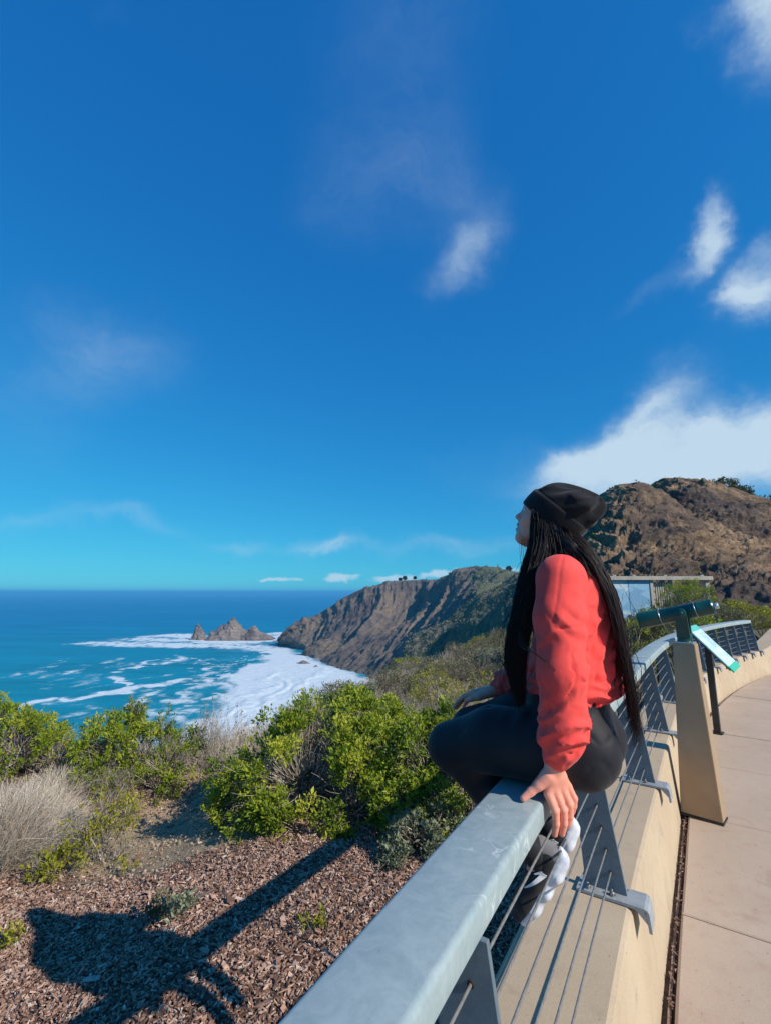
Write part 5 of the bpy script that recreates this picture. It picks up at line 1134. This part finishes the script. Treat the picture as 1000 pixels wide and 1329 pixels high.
# head in its own axes (f, l, z from the ear line)
body.ell(hd_((-.008, 0, .030)), (.094, .073, .086), Rh, .01)
body.ell(hd_((.035, 0, -.030)), (.052, .056, .078), Rh, .03)
body.ell(hd_((.052, 0, -.072)), (.030, .034, .030), Rh, .03)
body.ell(hd_((.070, 0, -.090)), (.0155, .019, .014), Rh, .018)
body.ell(hd_((.062, 0, .035)), (.028, .050, .030), Rh, .03)
for s in (-1, 1):
    body.ell(hd_((.052, s * .040, -.018)), (.024, .021, .022), Rh, .03)
    body.cone(hd_((.0, s * .050, -.040)), hd_((.055, s * .022, -.082)), .018, .013, .025)
    body.ell(hd_((.088, s * .032, .012)), (.014, .017, .0095), Rh, .012, True)
    body.ell(hd_((.069, s * .031, .012)), (.0155, .0165, .0125), Rh, .004)
    body.cone(hd_((.084, s * .015, .030)), hd_((.074, s * .046, .030)), .0055, .005, .010)
    body.ell(hd_((.091, s * .0105, -.027)), (.0085, .007, .0065), Rh, .006)
    body.ell(hd_((-.005, s * .074, -.005)), (.016, .008, .029), Rh, .006)
body.cone(hd_((.082, 0, .020)), hd_((.1015, 0, -.016)), .0075, .0085, .012).cone(hd_((.1015, 0, -.016)), hd_((.1045, 0, -.019)), .0085, .0082, .006)
body.cone(hd_((.092, 0, -.024)), hd_((.088, 0, -.040)), .007, .006, .008)
for s in (-1, 1):
    body.cone(hd_((.0925, 0, -.0455)), hd_((.074, s * .025, -.048)), .0055, .0035, .006)
    body.cone(hd_((.0895, 0, -.0625)), hd_((.073, s * .023, -.054)), .0062, .0035, .006)
body.cone(hd_((.108, 0, -.0535)), hd_((.080, 0, -.0525)), .0030, .0022, .003, True)
for s in (-1, 1): body.cone(hd_((.099, s * .008, -.0535)), hd_((.078, s * .018, -.0515)), .0026, .0015, .003, True)
body.chain([hd_((-.022, 0, -.035)), (-.112, 0, .735), (-.132, 0, .655)], [.058, .052, .060], .03)
body.chain([(-.14, 0, .60), (-.14, 0, .45), (-.125, 0, .28), (-.105, 0, .12)], [.09, .095, .09, .11], .05)
for s in (-1, 1): body.cone((-.135, 0, .64), (-.14, s * .15, .615), .055, .05, .04)
# arms to the hands
WL = np.array([-.104, .212, .098]); WR = np.array([.190, -.165, .205])
body.chain([(-.14, .15, .61), (-.147, .225, .345), (-.120, .213, .165), WL], [.045, .036, .030, .0255], .02)
body.chain([(-.13, -.16, .61), (-.02, -.235, .345), (.12, -.19, .24), WR], [.045, .036, .030, .0250], .02)
def hand(W, mc, pips, dips, tips, th, wr=.0255, grow=1.0):
    """palm from wrist W to four knuckles mc, each finger knuckle > pip > dip > tip, thumb th of four points"""
    for m_, r in zip(mc, (.0115, .0120, .0115, .0105)):
        m_ = np.array(m_); body.cone(W + (m_ - W) * .10, m_, .0165, r, .012)
    body.cone(np.array(mc[0]) * .5 + W * .5, np.array(mc[3]) * .5 + W * .5, .0135, .0130, .012)
    for m_, p, d_, t_, r in zip(mc, pips, dips, tips, np.array((.0092, .0095, .0090, .0080)) * grow):
        body.cone(m_, p, r * 1.13, r, .004); body.cone(p, d_, r * 1.04, r * .90, .003); body.cone(d_, t_, r * .92, r * .78, .003)
    body.cone(th[0], th[1], .0200, .0150, .010); body.cone(th[1], th[2], .0138, .0115, .006); body.cone(th[2], th[3], .0120, .0095, .004)
mcL = [(-.086, .221, .022), (-.102, .204, .027), (-.118, .187, .030), (-.131, .170, .034)]
hand(WL, mcL, [(-.103, .219, -.020), (-.121, .201, -.020), (-.135, .183, -.010), (-.145, .167, .004)], [(-.103, .216, -.052), (-.120, .198, -.054), (-.133, .180, -.040), (-.142, .164, -.017)],
     [(-.096, .213, -.082), (-.112, .195, -.084), (-.126, .177, -.066), (-.136, .161, -.037)], [(-.088, .226, .070), (-.066, .238, .046), (-.046, .248, .028), (-.028, .262, .012)], grow=1.16)
mcR = [(.262, -.128, .196), (.272, -.148, .192), (.275, -.168, .186), (.270, -.187, .178)]
hand(WR, mcR, [(.305, -.122, .176), (.316, -.146, .170), (.318, -.170, .162), (.308, -.194, .154)], [(.330, -.120, .154), (.342, -.146, .147), (.342, -.172, .140), (.328, -.198, .134)],
     [(.345, -.120, .132), (.357, -.146, .124), (.356, -.172, .118), (.340, -.199, .114)], [(.205, -.145, .200), (.238, -.112, .186), (.262, -.104, .178), (.284, -.102, .168)])
# legs inside the leggings
KL = np.array([.262, .105, .062]); KR = np.array([.272, -.115, .066]); AL = np.array([.012, .010, -.255]); AR = np.array([-.008, -.090, -.200])
for H_, K_, A_ in (((-.09, .09, .10), KL, AL), ((-.09, -.09, .10), KR, AR)): body.chain([H_, K_, A_], [.08, .052, .030], .03)
fa_ = np.array([.575, 0, -.818]); 
for A_ in (AL, AR): body.cone(A_, A_ + fa_ * .10 + np.array([-.03, 0, -.02]), .028, .024, .02)
V, F = body.mesh(.0026); V = relax(V, F, 1, .4)
hv = (V - HC) @ Rh                               # head coordinates of every vertex
lipm = (np.exp(-((hv[:, 0] - .090) / .016) ** 2) * np.exp(-((hv[:, 2] + .0535) / .0095) ** 4) * np.exp(-(hv[:, 1] / .022) ** 4)) * (hv[:, 0] > .068)
brow = np.exp(-((hv[:, 2] - .0335 + .06 * (np.abs(hv[:, 1]) - .028) ** 1) / .0035) ** 2) * ((np.abs(hv[:, 1]) > .012) & (np.abs(hv[:, 1]) < .048) & (hv[:, 0] > .05))
lash = np.exp(-((hv[:, 2] - .0165) / .0022) ** 2) * ((np.abs(np.abs(hv[:, 1]) - .032) < .016) & (hv[:, 0] > .066))
mouth = np.exp(-((hv[:, 2] + .0535) / .0016) ** 2) * ((np.abs(hv[:, 1]) < .018) & (hv[:, 0] > .074)) * .7
nail = np.zeros(len(V))
for tps, dps in (([(-.096, .213, -.082), (-.112, .195, -.084), (-.126, .177, -.066), (-.136, .161, -.037)], [(-.103, .216, -.052), (-.120, .198, -.054), (-.133, .180, -.040), (-.142, .164, -.017)]),):
    for a, b in zip(tps, dps):
        a, b = np.array(a), np.array(b); nail = np.maximum(nail, np.exp(-(np.linalg.norm(V - (a + (b - a) * .12 + np.array([-.007, .003, 0])), axis=1) / .006) ** 2) * .35)
bo = wpart('body', V, F, M['skin'], attrs={'tint': np.clip(lipm * .8 + nail, 0, 1), 'dark': np.clip(np.maximum(np.maximum(brow * .85, lash), mouth), 0, 1)})
m, t = material('eye_white'); t.p.inputs['Base Color'].default_value = (.75, .72, .70, 1); t.p.inputs['Roughness'].default_value = .15
m2, t2 = material('iris'); t2.p.inputs['Base Color'].default_value = (.03, .015, .008, 1); t2.p.inputs['Roughness'].default_value = .1
bm = bmesh.new(); bmesh.ops.create_uvsphere(bm, u_segments=20, v_segments=14, radius=.0112); EV = np.array([v.co[:] for v in bm.verts]); EF = [[v.index for v in f.verts] for f in bm.faces]; bm.free()
EV = EV[:, [2, 0, 1]]
for s in (-1, 1): wpart('eye', (EV + np.array([.0755, s * .031, .012])) @ Rh.T + HC, EF, [m, m2], bo, mi=[1 if np.mean(EV[f, 0]) > .0095 else 0 for f in EF])

# leggings
lg = Sdf(.03)
for s in (-1, 1): lg.ell((-.150, s * .078, .110), (.118, .098, .115), None, .04)
lg.ell((-.10, 0, .17), (.135, .165, .10), None, .05).ell((-.11, 0, .27), (.125, .15, .09), None, .05)
lg.chain([(-.06, .098, .112), (.10, .112, .110), KL], [.108, .097, .078], .03).chain([(-.06, -.098, .112), (.10, -.115, .110), KR], [.108, .097, .078], .03)
for K_, A_ in ((KL, AL), (KR, AR)):
    kk = K_ + np.array([-.012, 0, -.010]); ca = K_ * .62 + A_ * .38 + np.array([-.012, 0, .004]); lg.chain([kk, ca, A_], [.070, .056, .040], .025)
lg.ell((0, 0, -.06), (.088, .6, .062), None, .01, True)              # pressed flat where she sits on the rail
def leg_fold(P):
    d = .0022 * np.sin(95 * P[:, 2] + 60 * P[:, 0] + 3 * np.sin(30 * P[:, 1])) * np.exp(-(((P[:, 0] - .16) / .05) ** 2 + ((P[:, 2] - .0) / .06) ** 2))
    d += .003 * np.sin(110 * P[:, 0] + 40 * P[:, 2]) * np.exp(-(((P[:, 0] + .0) / .06) ** 2 + ((P[:, 2] - .18) / .05) ** 2))
    cr = ridged(np.c_[(P[:, 0] + P[:, 2] * .8) * 13, P[:, 1] * 9, (P[:, 2] - P[:, 0] * .8) * 5], 2, 41); d -= .0045 * sstep(cr, .80, .99) * sstep(fbm(P * 6, 2, 45), .40, .6)
    d -= .0022 * np.exp(-((P[:, 0] + .10 - .25 * (P[:, 2] - .1)) / .003) ** 2) * (P[:, 2] > .02); return d
V, F = lg.mesh(.0050, leg_fold); V = relax(V, F, 2, .5); wpart('leggings', V, F, M['legging'])

# sweatshirt: torso, dropped shoulders, loose sleeves, ribbed cuffs and bunched hem
sw = Sdf(.03)
sw.ell((-.150, 0, .515), (.112, .168, .170), None, .05).ell((-.146, 0, .60), (.095, .165, .088), None, .05).ell((-.138, 0, .36), (.130, .172, .125), None, .06).ell((-.132, 0, .285), (.140, .178, .062), None, .05)
for s in (-1, 1): sw.cone((-.135, s * .03, .655), (-.145, s * .150, .630), .052, .064, .03)
sw.chain([(-.142, .155, .615), (-.142, .200, .50), (-.146, .228, .350), (-.140, .222, .215), (-.128, .216, .165)], [.071, .071, .065, .064, .060], .025)
sw.chain([(-.128, .216, .172), (-.117, .214, .122)], [.056, .037], .012)
sw.chain([(-.135, -.165, .615), (-.085, -.215, .48), (-.02, -.24, .345), (.10, -.20, .255), (.145, -.182, .232)], [.075, .075, .066, .058, .052], .025)
sw.chain([(.14, -.184, .234), (.178, -.169, .212)], [.046, .034], .012)
sw.cone((-.118, 0, .69), (-.112, 0, .715), .066, .060, .02)
sw.ell((-.100, 0, .775), (.056, .056, .06), None, .01, True)
def ridge(x): return 1 - np.abs(2 * (x - np.floor(x)) - 1)
def sw_fold(P):
    x, y, z = P[:, 0], P[:, 1], P[:, 2]; wob = fbm(P * 9, 3, 5) - .5; d = .010 * (fbm(P * np.array([7., 7., 5.]), 3, 9) - .5)
    # left sleeve: pushed-up rings above the cuff, diagonal drag folds at elbow and armpit
    sl = sstep(y, .135, .175); ca = np.arctan2(y - .22, x + .14)
    low = np.exp(-((z - .195) / .060) ** 2); d += sl * low * .015 * (ridge((z + .030 * np.sin(ca * 1.5 + 1) + .07 * wob) / .043) ** 1.6 - .42) * (.5 + .9 * sstep(fbm(P * 16, 2, 3), .35, .6))
    mid = np.exp(-((z - .375) / .10) ** 2); d += sl * mid * .013 * (ridge((z * .75 + x * 1.0 + y * .3 + .12 * wob) / .070) ** 1.8 - .38) * sstep(fbm(P * 11, 2, 13), .38, .62)
    d += sl * np.exp(-((z - .50) / .05) ** 2) * np.exp(-((x + .20) / .07) ** 2) * .008 * (ridge((z - x * 1.1 + .05 * wob) / .06) - .5)
    seam = np.exp(-((z - .478 + .10 * (x + .14)) / .004) ** 2) * sl; d -= .004 * seam * sstep(x, -.13, -.16); d -= .0022 * np.exp(-((x + .148 + .1 * (z - .55)) / .0035) ** 2) * sl * (z > .48)
    # torso: folds fanning from the armpit, waist blousing over a gathered hem
    to = 1 - sl; d += to * sstep(x, -.16, -.24) * .015 * (ridge((z * .9 + y * 1.1 + x * .4 + .12 * wob) / .085) ** 1.7 - .4) * np.exp(-((z - .42) / .15) ** 2)
    d += to * np.exp(-((z - .285) / .045) ** 2) * .015 * (ridge((z + .35 * y + .08 * wob + .02 * np.sin(25 * y)) / .042) ** 1.5 - .42)
    d += to * sstep(x, -.10, -.03) * .009 * (ridge((z + .5 * y + .06 * wob) / .07) - .5)
    d += np.where(x > .05, .008 * (ridge((x + z * .4 + .03 * wob) / .040) - .5), 0)
    # sharp little creases running with the cloth
    cr = ridged(np.c_[(x * .8 + z * .6) * 15, y * 13, (z - x * .7) * 6.5], 2, 31); d -= .0085 * sstep(cr, .80, .99) * (.35 + .65 * np.maximum(np.exp(-((z - .28) / .14) ** 2), sstep(fbm(P * 6, 2, 35), .45, .65)))
    return d
V, F = sw.mesh(.0040, sw_fold, .035); V = relax(V, F, 1, .5)
swo = wpart('sweatshirt', V, F, M['sweat'])
def ring_band(c, n, r0, r1, hgt, k=64, ribs=26, amp=.0012, fl=1.0):
    R_ = rot_to(n); V = []; F = []; pr = [(-.5, r0 * .96), (-.5, r0), (0, (r0 + r1) / 2 + .0015), (.5, r1), (.5, r1 * .96)]
    for s_, rr_ in pr:
        for j in range(k): a = 2 * math.pi * j / k; q = rr_ + amp * math.sin(a * ribs); V.append(R_ @ np.array([q * math.cos(a), q * math.sin(a) * fl, s_ * hgt]) + np.array(c))
    return np.array(V), [[i * k + j, i * k + (j + 1) % k, (i + 1) * k + (j + 1) % k, (i + 1) * k + j] for i in range(len(pr) - 1) for j in range(k)]
V, F = ring_band((-.113, .2135, .120), np.array([.14, -.03, -1]), .0400, .0335, .034); wpart('cuff', V, F, M['sweat'], swo)
V, F = ring_band((.172, -.171, .215), np.array([.86, .3, -.5]), .0385, .0330, .034); wpart('cuff', V, F, M['sweat'], swo)
# ---- beanie
hz = np.array([-.70, 0, .714]); hf = np.array([.714, 0, .70]); hl = np.array([0, 1.0, 0]); HB = np.array([-.083, 0, .822]); HS = .945
cy, sy = math.cos(yaw), math.sin(yaw)
def hat_rings(st, k=120, fold=0.0, seed=1):
    V = []; a = np.arange(k) * 2 * math.pi / k
    for (h, fr, bk_, lat) in st:
        c = (fr + bk_) / 2; r = (fr - bk_) / 2; amp = fold * max(0.0, min(1.0, (h - .07) / .06)); w = 1 + amp * (.55 * np.sin(5 * a + 22 * h + seed) + .45 * np.sin(9 * a - 31 * h + 2 * seed) + .35 * np.sin(3 * a + 60 * h))
        f_ = c + r * np.cos(a) * w; l_ = lat * np.sin(a) * w; hh = h + amp * .06 * np.sin(7 * a + 40 * h)
        V.append(HB + HS * (f_[:, None] * hf) + l_[:, None] * hl * .97 + HS * (hh[:, None] * hz))
    return np.vstack(V), k
def rings_to_mesh(V, k, close_top=True):
    n = len(V) // k; F = [[i * k + j, i * k + (j + 1) % k, (i + 1) * k + (j + 1) % k, (i + 1) * k + j] for i in range(n - 1) for j in range(k)]
    if close_top: F.append([(n - 1) * k + j for j in range(k)])
    return F
def interp_st(keys, n):
    K = np.array(keys); s = np.linspace(K[0, 0], K[-1, 0], n); return [(h, *[float(np.interp(h, K[:, 0], K[:, j])) for j in (1, 2, 3)]) for h in s]
def smooth_st(keys, n):
    st = np.array(interp_st(keys, n))
    for _ in range(4): st[1:-1, 1:] = .25 * st[:-2, 1:] + .5 * st[1:-1, 1:] + .25 * st[2:, 1:]
    return [tuple(r_) for r_ in st]
crown = smooth_st([(.045, .116, -.118, .090), (.075, .112, -.121, .093), (.10, .092, -.124, .094), (.125, .072, -.126, .090), (.143, .040, -.123, .079), (.158, .006, -.116, .064), (.170, -.026, -.106, .044), (.177, -.052, -.092, .020), (.179, -.070, -.074, .002)], 46)
V, k = hat_rings(crown, fold=.13, seed=2.4); beanie = wpart('beanie', V, rings_to_mesh(V, k), M['beanie'])
cu = [(.008, .108, -.108, .080), (.000, .114, -.113, .085), (-.002, .1175, -.1165, .0880), (.004, .1205, -.1195, .0905), (.030, .1215, -.1215, .0930), (.060, .1190, -.1235, .0950), (.068, .1165, -.1225, .0945), (.070, .1130, -.1195, .0915), (.062, .110, -.116, .090)]
V, k = hat_rings(cu, fold=0); wob = .0018 * (fbm(V * 22, 3, 8) - .5); V = V + (V - HB) * (wob / .1)[:, None]; wpart('folded_brim', V, rings_to_mesh(V, k, False), M['beanie'], beanie)

# ---- long dark hair: a solid under-mass with many fine locks on top
def hair_mat():
    m, t = material('dark_brown_hair'); a = t.new('ShaderNodeAttribute', attribute_name='tone').outputs['Fac']
    t.l.new(t.ramp(a, [(0, (.006, .004, .004)), (.6, (.018, .010, .009)), (1, (.045, .023, .018))]), t.p.inputs['Base Color']); t.p.inputs['Roughness'].default_value = .55; t.p.inputs['Specular IOR Level'].default_value = .28; t.p.inputs['Anisotropic'].default_value = .6; return m
M['hair'] = hair_mat()
def spline(P, n):
    P = np.asarray(P, float); k = len(P); out = []; E_ = np.vstack([2 * P[0] - P[1], P, 2 * P[-1] - P[-2]])
    for u in np.linspace(0, k - 1, n):
        i = min(int(u), k - 2); f = u - i; p0, p1, p2, p3 = E_[i], E_[i + 1], E_[i + 2], E_[i + 3]
        out.append(.5 * ((2 * p1) + (-p0 + p2) * f + (2 * p0 - 5 * p1 + 4 * p2 - p3) * f * f + (-p0 + 3 * p1 - 3 * p2 + p3) * f ** 3))
    return np.array(out)
rH = np.random.default_rng(3); HV = []; HF = []; HT = []; hn = 0
def lock(P, w, seg=12, tone=.4, flat=.5):
    global hn
    P = spline(P, seg); mb = MB(); wv = w * np.array([min(1, .55 + 2 * s) * (1 - s ** 3) + .06 for s in np.linspace(0, 1, seg)]); mb.tube(P, wv, 5, True, flat=flat)
    HV.append(np.vstack(mb.V)); HF.extend([[i + hn for i in f] for f in mb.F]); hn += len(HV[-1]); HT.extend([tone] * len(HV[-1]))
def bundle(guide, spread, n, w, seed, tipdrop=.05, tone=.35):
    """guide: list of (point, half spread along f, along l)"""
    r = np.random.default_rng(seed); G_ = np.array([g[0] for g in guide]); S_ = np.array([g[1] for g in guide])
    for i in range(n):
        a = r.uniform(0, 2 * math.pi); q = math.sqrt(r.uniform(0, 1)); o = np.array([math.cos(a) * q, math.sin(a) * q, 0]); P = []
        tw = r.normal(0, .22)
        for j, (g, s) in enumerate(zip(G_, S_)):
            b = a + tw * j / len(G_); o = np.array([math.cos(b) * q * s[0], math.sin(b) * q * s[1], 0]); P.append(g + o + r.normal(0, .0035, 3) * (j > 0))
        P[-1] = P[-1] + np.array([r.normal(0, .012), r.normal(0, .008), r.uniform(-tipdrop, tipdrop)])
        cut = r.uniform(.72, 1.0) if r.uniform() < .35 else 1.0; Q = spline(P, 16)[:max(6, int(16 * cut))]
        lock(Q, w * r.uniform(.6, 1.3), 14, float(np.clip(tone + r.normal(0, .22), 0, 1)))
# front fall over the left collarbone, in front of the arm
front = [((-.072, .070, .875), (.024, .006)), ((-.072, .078, .800), (.028, .010)), ((-.070, .086, .735), (.034, .018)), ((-.052, .110, .665), (.038, .026)), ((-.030, .140, .570), (.034, .022)), ((-.006, .150, .460), (.036, .020)), ((.012, .150, .360), (.034, .020)), ((.006, .148, .285), (.022, .014)), ((.000, .146, .235), (.008, .008))]
bundle(front, 0, 950, .0014, 1, .035, .25)
frontr = [((-.072, -.070, .875), (.024, .006)), ((-.072, -.076, .800), (.028, .010)), ((-.070, -.084, .735), (.036, .018)), ((-.052, -.105, .665), (.036, .026)), ((-.030, -.120, .570), (.030, .022)), ((-.010, -.115, .46), (.028, .020)), ((.004, -.11, .37), (.02, .014)), ((.0, -.11, .32), (.008, .008))]
bundle(frontr, 0, 90, .0045, 2, .03, .25)
# back fall, sweeping behind the shoulder and down past the seat
backb = [((-.130, .040, .790), (.040, .045)), ((-.172, .050, .735), (.040, .045)), ((-.222, .060, .675), (.026, .045)), ((-.262, .062, .590), (.015, .045)), ((-.284, .060, .470), (.012, .042)), ((-.298, .060, .350), (.012, .038)), ((-.306, .062, .240), (.013, .032)), ((-.306, .064, .165), (.009, .020))]
bundle(backb, 0, 560, .0014, 3, .05, .5)
backc = [((-.150, 0, .775), (.030, .055)), ((-.185, .0, .72), (.025, .075)), ((-.235, .0, .65), (.014, .080)), ((-.268, .0, .56), (.010, .080)), ((-.285, .01, .45), (.010, .070)), ((-.296, .03, .33), (.011, .055)), ((-.302, .04, .23), (.010, .035))]
bundle(backc, 0, 340, .0019, 4, .05, .4)
# hair over the side of neck between the two falls
for i in range(700):
    s = rH.uniform(0, 1); t0 = np.array([-.05 - .115 * s, .080 - .006 * s + rH.normal(0, .004), .862 - .075 * s]); t1 = np.array([-.060 - .125 * s, .084 + rH.normal(0, .006), .735 - .02 * s]); t2 = np.array([-.050 - .155 * s, .118 - .03 * abs(s - .5) + rH.normal(0, .006), .690 - .01 * math.sin(3.1 * s)]) ; t3 = np.array([-.045 - .19 * s, .140 + rH.normal(0, .008), .66 - .05 * s + .005])
    lock([t0, t1, t2] if .28 < s < .72 else ([t0, t1, t2, t3] if s > .5 else [t0, t1, t2, t3 + np.array([0, 0, -.01]), np.array([-.02 + rH.normal(0, .012), .150 + rH.normal(0, .008), .56])]), .0017, 9, float(np.clip(rH.normal(.4, .2), 0, 1)))
# one lock blown across the sleeve, wispy flyaways
for o_ in range(5): lock(np.array([(-.012, .17, .475), (-.045, .262, .430), (-.10, .292, .405), (-.15, .296, .370), (-.185, .292, .335)]) + rH.normal(0, .004, (5, 3)), .0011, 16, .2)
for i in range(26):
    b = [backb, front][i % 2]; j = rH.integers(1, 4); P = [np.array(g[0]) + np.array([rH.normal(0, .03), rH.normal(0, .02), 0]) for g in b[j:]]; d = np.array([-.02 if i % 2 == 0 else .012, .0, 0]); P = [p + d * .35 * k_ / 3 * min(1.5, abs(rH.normal())) for k_, p in enumerate(P)]
    lock(P, .0011, 16, .5)
for i in range(6): lock(np.array([(.0, .055, .79), (-.002, .062, .70), (-.008, .06, .62)]) + rH.normal(0, .006, (3, 3)), .0008, 10, .4)
under = Sdf(.03)
under.chain([(-.085, .052, .86), (-.085, .055, .80), (-.075, .075, .72), (-.045, .115, .63), (-.012, .140, .50), (.006, .143, .38), (.003, .142, .28)], [.024, .028, .030, .024, .018, .016, .008], .02)
under.chain([(-.09, -.05, .80), (-.075, -.075, .72), (-.045, -.105, .63), (-.018, -.115, .50), (0, -.11, .38)], [.035, .036, .030, .022, .012], .02)
under.chain([(-.13, 0, .78), (-.18, 0, .71), (-.232, .01, .63), (-.266, .02, .52)], [.050, .036, .016, .006], .02)
under.chain([(-.12, .05, .79), (-.17, .07, .72), (-.22, .085, .65)], [.034, .026, .014], .02)
V, F = under.mesh(.006); V = relax(V, F, 2, .5)
HV.append(V); HF.extend((F + hn).tolist()); HT.extend([.12] * len(V))
wpart('hair', np.vstack(HV), HF, M['hair'], attrs={'tone': HT})

# ---- shoes: black knit uppers, thick pale bubble soles
M['knit'] = cloth('black_shoe_knit', (.010, .010, .012), (.03, .03, .034), .7, 600, .3)
M['sole'], t = material('pale_bubble_sole'); t.l.new(t.ramp(t.noise(t.pos, 9, 3, .5), [(.3, (.50, .52, .62)), (.6, (.78, .79, .82))]), t.p.inputs['Base Color']); t.p.inputs['Roughness'].default_value = .22; t.p.inputs['Subsurface Weight'].default_value = .15; t.p.inputs['Subsurface Scale'].default_value = .02
M['greyk'] = cloth('grey_heel_panel', (.16, .15, .16), (.24, .23, .24), .6, 500, .2)
M['white'] = simple('white_emblem', (.72, .72, .74), (.80, .80, .82), 30, .4)
fs = np.array([.575, 0, -.818]); us = np.array([.818, 0, .575])      # toe direction and upward (away from the sole)
for heel, side_, nm in ((np.array([-.098, .000, -.262]), 1, 'left'), (np.array([-.116, -.100, -.206]), -1, 'right')):
    def T_(P):
        P = np.asarray(P, float); return heel + P[:, :1] * fs + P[:, 1:2] * np.array([0, 1, 0]) + P[:, 2:3] * us
    up = Sdf(.02); up.chain([(.035, 0, .066), (.11, .004, .064), (.20, .006, .050), (.245, .004, .044)], [.035, .036, .034, .026], .02).cone((.045, 0, .075), (.066, 0, .125), .037, .040, .02)
    V, F = up.mesh(.004); V = relax(V, F, 2, .5); V[:, 2] = np.where(V[:, 2] < .028, .028, V[:, 2]); sh = wpart('shoe', T_(V), F, M['knit'])
    so = Sdf(.02); so.chain([(.004, 0, .040), (.05, 0, .032), (.12, .003, .028), (.20, .005, .026), (.245, .004, .028)], [.022, .027, .025, .028, .021], .02).cone((-.016, 0, .058), (.02, 0, .044), .005, .020, .02)
    so.ell((.11, 0, -.068), (.3, .2, .070), None, .012, True)
    def soled(P, s0=0): return .0022 * np.sin(P[:, 0] * 105 + 1.2) * sstep(P[:, 2], .03, .01) - .0016 * np.exp(-((P[:, 2] - .026 - .04 * np.abs(P[:, 0] - .1)) / .003) ** 2)
    V, F = so.mesh(.0035, soled); V = relax(V, F, 1, .5); V[:, 2] = np.where((V[:, 2] > .046) & (V[:, 0] > .03), .046, V[:, 2]); wpart('sole', T_(V), F, M['sole'], sh)
    hp = Sdf(.01); hp.cone((.018, 0, .060), (.030, 0, .100), .030, .034, .01); V, F = hp.mesh(.005); wpart('heel_panel', T_(V), F, M['greyk'], sh)
    for sd2 in (1, -1):                                                   # curved tick emblem on each flank
        n = 22; pts = []; s = np.linspace(0, 1, n)
        cx = np.where(s < .28, .095 - .03 * np.sin(s / .28 * math.pi / 2) + .012, 0); tick = []
        for q in s:
            if q < .25: a = q / .25; c = np.array([.088 - .024 * math.sin(a * math.pi / 2), .076 - .022 * a]); wdt = .0015 + .006 * a
            else: a = (q - .25) / .75; c = np.array([.064 + .085 * a, .054 + .004 * math.sin(a * 3.1) + .022 * a * a]); wdt = .0075 * (1 - a) ** .8 + .0008
            tick.append((c, wdt))
        V = []; 
        for (c, wdt) in tick:
            for e in (-1, 1):
                p = np.array([c[0], 0, c[1] + e * wdt]); lo_, hi_ = 0.0, .08
                for _ in range(22):
                    mid_ = (lo_ + hi_) / 2; lo_, hi_ = (mid_, hi_) if up.ev(np.array([[p[0], sd2 * mid_, p[2]]]))[0] < 0 else (lo_, mid_)
                for o2 in (.0035, .0008): V.append((p[0], sd2 * (lo_ + o2), p[2]))
        F = []
        for i in range(n - 1):
            a, b = i * 4, (i + 1) * 4; F += [[a, b, b + 2, a + 2], [a, a + 1, b + 1, b], [a + 2, b + 2, b + 3, a + 3]]
        wpart('tick_emblem', T_(V), F, M['white'], sh, smooth=False)


# ------------------------------------------------------------------ sea air
hm = bpy.data.materials.new('sea_air'); hm.use_nodes = True; ht = NT(hm.node_tree); ht.n.clear()
ho = ht.new('ShaderNodeOutputMaterial'); hv_ = ht.new('ShaderNodeVolumePrincipled'); hv_.inputs['Color'].default_value = (.13, .56, 1.0, 1); hv_.inputs['Density'].default_value = 0.00015; hv_.inputs['Anisotropy'].default_value = 0.0
ht.l.new(hv_.outputs[0], ho.inputs['Volume'])
mb = MB(); mb.box((0, 0, (-84 + 40) / 2), (190000, 190000, 40 + 84)); hz_ = mb.build('haze', hm, None, world=False); hz_['kind'] = 'stuff'
